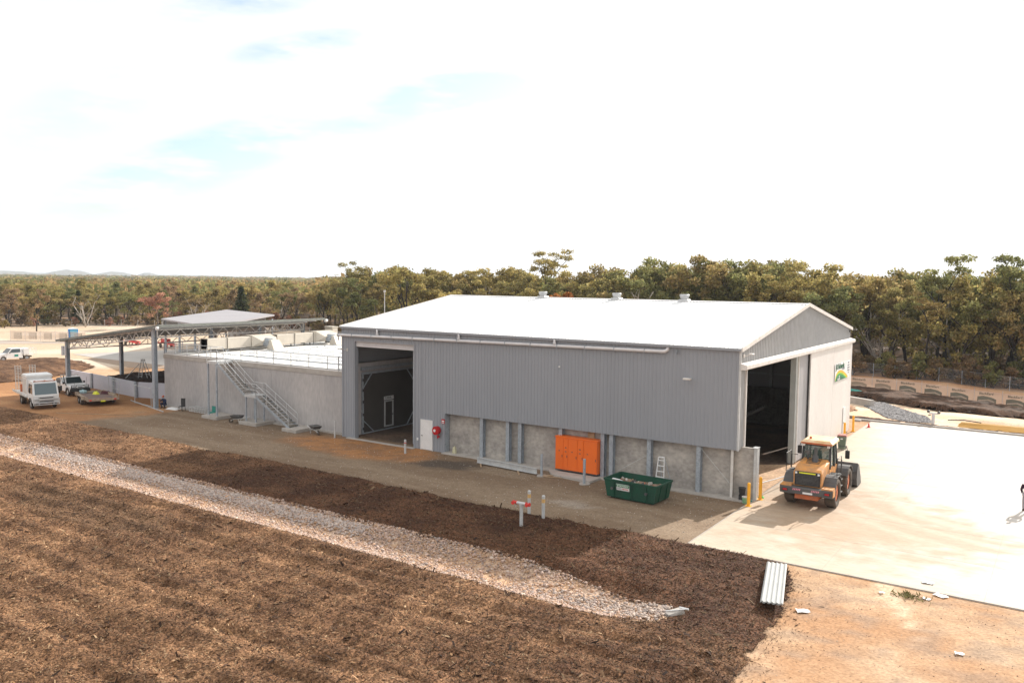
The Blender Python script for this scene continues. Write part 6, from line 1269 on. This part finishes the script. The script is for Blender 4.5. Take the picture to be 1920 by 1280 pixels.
def leaves(centres,radii,counts,size,r,flat=.75,droop=.3,shell=.55):
    """leaf sized faces spread through ellipsoid clumps"""
    Vs=[];Cs=[]
    for (c,rad,n) in zip(centres,radii,counts):
        d=r.normal(size=(n,3)); d/=np.linalg.norm(d,axis=1)[:,None]; q=(shell+(1-shell)*r.random(n))**1.0*(.35+.65*r.random(n)**.4)
        P=np.array(c)+d*q[:,None]*np.array(rad)*(1+.25*r.normal(size=(n,1))*.5)
        s=size*r.uniform(.6,1.35,n); a=r.normal(size=(n,3)); a[:,2]-=droop*2; a/=np.linalg.norm(a,axis=1)[:,None]; e=r.normal(size=(n,3)); e=np.cross(a,e); e/=np.linalg.norm(e,axis=1)[:,None]+1e-9
        U=a*s[:,None]*.6; W2=e*(s*r.uniform(.28,.5,n))[:,None]
        Vs.append(np.stack([P-U,P-W2,P+U,P+W2],1)); k=r.uniform(.62,1.35,n)*r.uniform(.72,1.28); cc=np.stack([k*r.uniform(.92,1.12,n),k,k*r.uniform(.8,1.15,n)],-1); Cs.append(np.repeat(cc,4,0))
    V=np.concatenate(Vs).reshape(-1,3); F=np.arange(len(V)).reshape(-1,4); return V,F,np.concatenate(Cs)
def limb(b,p,d,L,r0,r1,rnd,seg=4,wig=.16):
    pts=[Vector(p)]; dd=Vector(d).normalized(); rad=[r0]
    for i in range(seg):
        dd=(dd+Vector((rnd.uniform(-wig,wig),rnd.uniform(-wig,wig),rnd.uniform(-wig*.4,wig*.7)))).normalized(); pts.append(pts[-1]+dd*L/seg); rad.append(r0+(r1-r0)*(i+1)/seg)
    b.tube(pts,r0,5,rad); return pts,dd
def make_tree(kind,seed,H=13):
    rnd=random.Random(seed); r=np.random.default_rng(seed); b=MB(); C_=[];Rd=[];N_=[]
    if kind=='eucalypt':
        th=H*rnd.uniform(.30,.45); pts,dd=limb(b,(0,0,-.2),(rnd.uniform(-.12,.12),rnd.uniform(-.12,.12),1),th,.26,.18,rnd); nb=rnd.randint(4,6)
        for k in range(nb):
            a=k*6.28/nb+rnd.uniform(-.5,.5); sp=rnd.uniform(.35,.75); p2,d2=limb(b,pts[-1 if k<nb-1 else -2],(math.cos(a)*sp,math.sin(a)*sp,1),H*rnd.uniform(.25,.4),.13,.06,rnd)
            for j in range(rnd.randint(3,4)):
                a2=rnd.uniform(0,6.28); p3,d3=limb(b,p2[rnd.choice([2,3,4])],(d2.x+math.cos(a2)*.7,d2.y+math.sin(a2)*.7,rnd.uniform(.4,1)),H*rnd.uniform(.10,.22),.05,.02,rnd,3)
                for q in range(2):
                    e=p3[-1]+Vector((rnd.uniform(-.8,.8),rnd.uniform(-.8,.8),rnd.uniform(-.5,.7))); s=rnd.uniform(.6,1.35)*H/13; C_.append(tuple(e)); Rd.append((s,s,s*.62)); N_.append(int(118*s*s))
        for j in range(8): a=rnd.uniform(0,6.28); z=H*rnd.uniform(.3,.6); s=rnd.uniform(.8,1.2)*H/13; C_.append((math.cos(a)*H*.17,math.sin(a)*H*.17,z)); Rd.append((s,s,s)); N_.append(80)
        sz=.27
    elif kind=='dense':      # full crown nearly to the ground
        pts,dd=limb(b,(0,0,-.2),(rnd.uniform(-.1,.1),rnd.uniform(-.1,.1),1),H*.6,.2,.08,rnd)
        for k in range(5): a=k*1.3; limb(b,pts[1+k%3],(math.cos(a),math.sin(a),1),H*.3,.08,.03,rnd)
        for k in range(46):
            z=rnd.uniform(.12,.97); w=math.sin(min(1,z*1.15+.05)*math.pi)**.55*H*.27*rnd.uniform(.6,1.05); a=rnd.uniform(0,6.28); s=rnd.uniform(.7,1.25)*H/12; C_.append((w*math.cos(a),w*math.sin(a),z*H*.97)); Rd.append((s,s,s*.8)); N_.append(int(105*s*s))
        sz=.26
    elif kind=='tall':
        th=H*.55; pts,dd=limb(b,(0,0,-.2),(rnd.uniform(-.08,.08),rnd.uniform(-.08,.08),1),th,.24,.14,rnd,5,.1); nb=5
        for k in range(nb):
            a=k*1.26+rnd.uniform(-.3,.3); p2,d2=limb(b,pts[rnd.choice([-1,-1,-2])],(math.cos(a)*.55,math.sin(a)*.55,1),H*rnd.uniform(.22,.36),.09,.035,rnd)
            for j in range(3):
                a2=rnd.uniform(0,6.28); p3,d3=limb(b,p2[rnd.choice([2,3,4])],(math.cos(a2)*.8,math.sin(a2)*.8,.7),H*.1,.035,.015,rnd,3); s=rnd.uniform(.7,1.15)*H/15; C_.append(tuple(p3[-1])); Rd.append((s*1.1,s*1.1,s*.5)); N_.append(int(125*s*s)); 
            s=rnd.uniform(.8,1.2)*H/15; C_.append(tuple(p2[-1])); Rd.append((s,s,s*.55)); N_.append(int(135*s*s))
        sz=.25
    elif kind=='cypress':
        pts,dd=limb(b,(0,0,-.2),(0,0,1),H*.8,.16,.05,rnd,4,.04)
        for k in range(44):
            z=k/43; w=H*.15*(1-z)**.7*(.6+.4*min(1,z*8)); a=k*2.4; s=max(.35,w*.75); C_.append((w*.55*math.cos(a),w*.55*math.sin(a),.5+z*(H-.7))); Rd.append((s,s,s*1.15)); N_.append(int(100*max(s,.5)))
        sz=.24
    elif kind=='shrub':
        for k in range(5): a=k*1.26; limb(b,(0,0,-.1),(math.cos(a)*.6,math.sin(a)*.6,1),H*.6,.06,.02,rnd)
        for k in range(20):
            a=rnd.uniform(0,6.28); z=rnd.uniform(.15,.9); w=H*.42*math.sqrt(max(.05,1-(z-.4)**2*2.4))*rnd.random()**.5; s=rnd.uniform(.22,.34)*H*.6; C_.append((w*math.cos(a),w*math.sin(a),z*H)); Rd.append((s,s,s*.75)); N_.append(85)
        sz=.22
    elif kind=='bare':
        for k in range(4):
            a=k*1.57+rnd.uniform(-.5,.5); p,d=limb(b,(0,0,-.1),(math.cos(a)*.35,math.sin(a)*.35,1),H*.7,.12,.05,rnd)
            for j in range(5):
                a2=rnd.uniform(0,6.28); p2,d2=limb(b,p[rnd.choice([1,2,3,4])],(math.cos(a2)*.7,math.sin(a2)*.7,.8),H*.3,.045,.015,rnd,3)
                for q in range(2): limb(b,p2[2],(rnd.uniform(-1,1),rnd.uniform(-1,1),.6),H*.14,.02,.008,rnd,2)
            C_.append(tuple(p[-1])); Rd.append((.8,.8,.5)); N_.append(40)
        sz=.2
    me=b
    bo=me.build('trunk',m_bark['dark'],None,smooth=True,fix=False); tm=bo.data; bpy.data.objects.remove(bo)
    V,F,cc=leaves(C_,Rd,N_,sz,r); co=npmesh('crown',V,F,LM['olive'],colors=cc); cm=co.data; bpy.data.objects.remove(co); global LASTH; LASTH=float(np.percentile(V[:,2],99.3)) if kind!='bare' else max(v[2] for v in me.v); return tm,cm
PROTO={}
for kind,n,H in (('eucalypt',7,13),('dense',4,11),('tall',3,16),('cypress',2,9),('shrub',3,3.2),('bare',2,8)):
    PROTO[kind]=[(make_tree(kind,100*len(PROTO)+i*7+3,H),LASTH) for i in range(n)]
MV={}
def variant(me,m):
    k=(me.name,m.name)
    if k not in MV: c=me.copy(); c.materials.clear(); c.materials.append(m); MV[k]=c
    return MV[k]
def plant(kind,i,x,y,h,leaf,bark,label,group=None,name=None,cat='tree',rz=None,sx=1.0,z=None):
    (tm,cm),H=PROTO[kind][i%len(PROTO[kind])]; nm=name or {'eucalypt':'eucalypt_tree','dense':'bushy_tree','tall':'tall_eucalypt_tree','cypress':'cypress_tree','shrub':'bush','bare':'bare_tree'}[kind]
    s=h/H; o=thing(nm,label,cat,(x,y,float(hgt(x,y)) if z is None else z),rnd0.uniform(0,6.28) if rz is None else rz,group); o.scale=(s*sx,s*sx,s)
    for nme,me in (('trunk',variant(tm,m_bark[bark])),('crown',variant(cm,LM[leaf]))):
        c=bpy.data.objects.new(nme,me); C.objects.link(c); c.parent=o
    return o
rnd0=random.Random(11); nprng=np.random.default_rng(12)
cx0,cy0=15.13,-44.65
def at(px,dist):
    d=pray(px,600); k=dist/math.hypot(d.x,d.y); return cx0+d.x*k, cy0+d.y*k
# single trees that stand out
def T(kind,i,px,dist,h,leaf,bark,label,**k): x,y=at(px,dist); return plant(kind,i,x,y,h,leaf,bark,label,**k)
T('tall',0,1033,165,18.0,'olive','dark','tall open eucalypt rising alone above the skyline behind the first roof vent')
T('tall',1,657,185,15.6,'olive','grey','tall wispy eucalypt standing above the forest left of the shed roof')
T('tall',2,1778,123,15.8,'green','black','tall open eucalypt with a black trunk right of the dip in the skyline')
T('tall',0,1900,121,16.6,'green','black','tall dark eucalypt at the right edge of the picture')
T('eucalypt',1,1860,122,13.2,'olive','dark','wide crowned eucalypt between the two tall dark ones on the right')
T('eucalypt',0,1370,150,15.6,'green','dark','broad flat crowned eucalypt highest above the right half of the shed roof')
T('eucalypt',3,1235,158,15.6,'green','grey','broad eucalypt rising above the skyline near the middle of the shed roof')
T('eucalypt',2,1500,138,14.8,'olive','dark','leaning eucalypt rising above the gable peak')
T('eucalypt',4,760,160,14.2,'olive','dark','rounded dense eucalypt rising behind the left slope of the shed roof')
T('cypress',0,453,214,9.6,'cypress','dark','dark conical cypress behind the lilac grey roofed shed',sx=1.9)
T('cypress',1,148,233,8.2,'cypress','dark','dark conical cypress left of the pink tree',sx=1.7)
T('eucalypt',2,297,208,8.2,'pink','grey','pinkish brown tree beyond the left end of the canopy',sx=1.1)
T('bare',0,372,205,7.5,'scrub','white','pale bare branched tree left of the dark cypress behind the lilac roof')
T('bare',1,1205,126,11.0,'olive','white','white limbed bare tree behind the middle roof vent')
T('bare',0,160,218,8,'scrub','white','white limbed thin tree at the far left of the forest edge')
T('dense',1,1040,120,9.9,'rust','dark','rust coloured bush top just right of the first roof vent',cat='bush',name='bush')
T('dense',2,1064,119,10.2,'rust','dark','larger rust coloured bush top right of the small rust one',cat='bush',name='bush')
T('eucalypt',0,68,205,9.0,'scrub','dark','lone open tree with a thin dark trunk behind the far left scrim fence',sx=.8)
x,y=at(290,165); b=MB(); b.tube([(-1.1,0,2.6),(-.9,0,1.4),(-.2,0,.55),(.4,0,.6),(.7,0,1.6),(.6,0,3.4)],.14,7); b.tube([(0,0,-.2),(-.05,0,.5)],.2,7); one('bent_stump','black U shaped burnt stump between the canopy and the lilac roofed shed','tree stump',b,m_bark['black'],(x,y,0),.9)
# the bush, row by row
spots=[]
def frontdist(px):
    return float(np.interp(px,[-80,0,100,200,300,400,500,590,640,900,1200,1500,1600,1920,2050],[232,228,231,229,226,222,218,195,180,158,140,124,121,120,121]))
rows=[(1.0,0),(1.055,.5),(1.12,.25),(1.2,.75)]
R2=random.Random(5)
for ri,(f,ph) in enumerate(rows):
    px=-60+ph*22
    while px<2010:
        dd=frontdist(px)*f+R2.uniform(-3,3); step=(4.0 if px>600 else 5.2)/dd*1550*(1.0 if ri<2 else 1.25)
        spots.append((px+R2.uniform(-.35,.35)*step,dd,ri)); px+=step*R2.uniform(.75,1.2)
REG=lambda px: 0 if px<590 else (1 if px<1180 else 2)
rn=['behind the left yard','behind the left shed roof','behind the gable end']
lf_={'olive':'olive green','bronze':'bronze brown','green':'green','cypress':'dark','scrub':'dry brown','pink':'pinkish'}
spots=spots[:258]
print('tree spots',len(spots))
cnt={}
for (px,dd,ri) in spots:
    x,y=at(px,dd); reg=REG(px); q=R2.random()
    if reg==0:
        kind=('eucalypt' if q<.5 else 'dense' if q<.82 else 'cypress' if q<.90 else 'bare' if q<.93 else 'dense'); h=R2.uniform(6.4,9.6)+ri*.5
        leaf=R2.choice(['olive','bronze','scrub','olive','green','bronze','green'])
    else:
        kind=('eucalypt' if q<.62 else 'tall' if q<.78 else 'dense' if q<.975 else 'bare'); base=float(np.interp(px,[590,640,700,850,1000,1100,1240,1360,1450,1540,1640,1700,1780,1900,2000],[10.5,14.0,15.2,15.2,14.8,14.4,16.2,16.6,15.8,15.8,13.8,13.2,15.2,16.2,16.0])); h=base*R2.uniform(.74,1.0)*(1.0 if ri else .86)
        leaf=R2.choice(['olive','bronze','olive','green','olive','bronze'] if reg==1 else ['olive','green','bronze','green','olive','olive'])
    if kind=='cypress': leaf='cypress'; h=R2.uniform(5,8)
    if kind=='bare': leaf='scrub'; h*=.9
    kn={'eucalypt':'spreading eucalypt','tall':'tall open crowned eucalypt','dense':'bushy full crowned tree','cypress':'narrow cypress','bare':'pale bare limbed tree'}[kind]
    bark=R2.choice(['dark','dark','grey']) if kind!='bare' else 'white'
    lab='%s %s in the forest %s'%(lf_[leaf],kn,rn[reg]); grp='%s %ss %s'%(lf_[leaf],kn,rn[reg])
    plant(kind,R2.randint(0,9),x,y,h,leaf,bark,lab,grp,sx=1.25 if reg==0 else 1.0)
# understorey along the edge
for (px0,px1,n,grp,lab,leafs) in ((-40,600,46,'dry scrub along the left forest edge','dry brown bush at the foot of the forest behind the left yard',['scrub','bronze','scrub','pink']),(1590,1960,22,'bushes under the trees behind the chain wire fence','low dark bush under the trees behind the chain wire fence',['green','scrub']),(590,650,6,'bushes left of the shed corner','dry bush at the forest foot just left of the grey shed',['scrub','bronze'])):
    for k in range(n):
        px=px0+(px1-px0)*(k+R2.random())/n; dd=frontdist(px)*R2.uniform(.96,1.01); x,y=at(px,dd); plant('shrub',k,x,y,R2.uniform(1.6,3.6),R2.choice(leafs),'dark',lab,grp,cat='bush')
# the far forest: one mass of crowns reaching to the horizon
def far_forest():
    r=np.random.default_rng(77); N=9000; pxs=r.uniform(-120,2060,N); f0=np.array([frontdist(p)*1.24 for p in pxs]); dist=f0*np.exp(r.random(N)**.85*np.log(2600/f0)); 
    ds=[pray(p,600) for p in pxs]; x=np.array([cx0+d.x/math.hypot(d.x,d.y)*q for d,q in zip(ds,dist)]); y=np.array([cy0+d.y/math.hypot(d.x,d.y)*q for d,q in zip(ds,dist)])
    H=np.where(pxs<600,r.uniform(6.5,9.8,N),r.uniform(9.5,12.6,N)); H=np.where(dist>700,H*.95,H); z0=hgt(x,y); n=72
    d=r.normal(size=(N,n,3)); d/=np.linalg.norm(d,axis=2)[...,None]; wd=(H*.30*(1+dist/900))[:,None,None]*np.array([1,1,0])+(H*.36)[:,None,None]*np.array([0,0,1])
    lump=1+.35*np.sin(d[...,0]*5+r.uniform(0,6,(N,1)))*np.sin(d[...,1]*5+r.uniform(0,6,(N,1)))
    P=d*wd*(lump*r.uniform(.7,1.05,(N,n)))[...,None]; P[...,2]+=(H*.62+z0)[:,None]; P[...,0]+=x[:,None]; P[...,1]+=y[:,None]
    s=(.45+dist/650)[:,None]*r.uniform(.6,1.3,(N,n)); a=r.normal(size=(N,n,3)); a/=np.linalg.norm(a,axis=2)[...,None]; e=np.cross(a,r.normal(size=(N,n,3))); e/=np.linalg.norm(e,axis=2)[...,None]
    V=np.stack([P-a*s[...,None],P-e*s[...,None]*.6,P+a*s[...,None],P+e*s[...,None]*.6],2).reshape(-1,3); F=np.arange(len(V)).reshape(-1,4)
    pal=np.array([(.85,.88,.9),(.95,.85,.9),(.66,.78,.7),(.42,.56,.5),(1.05,.9,.95),(.75,.88,.75)]); c=pal[r.integers(0,6,N)]*r.uniform(.75,1.15,(N,1)); c=np.repeat(c,n,0)*r.uniform(.7,1.3,(N*n,1)); c=np.repeat(c,4,0)
    o=npmesh('far_forest',V,F,LM['bronze'],colors=c); tag(o,'mass of olive brown tree crowns reaching away to the horizon','forest',kind='stuff')
far_forest()
# thin air between here and the hills
bpy.context.view_layer.update()
b=MB(); b.box(-7200,900,-300,5600,-6,75); hz=b.build('haze',[],None); 
hm=bpy.data.materials.new('haze_air'); hm.use_nodes=True; t=hm.node_tree; t.nodes.clear(); pv=t.nodes.new('ShaderNodeVolumePrincipled'); pv.inputs['Color'].default_value=(.80,.86,.95,1); pv.inputs['Density'].default_value=.00012; pv.inputs['Anisotropy'].default_value=.2; oo=t.nodes.new('ShaderNodeOutputMaterial'); t.links.new(pv.outputs[0],oo.inputs['Volume']); hz.data.materials.clear(); hz.data.materials.append(hm); hz['kind']='stuff'
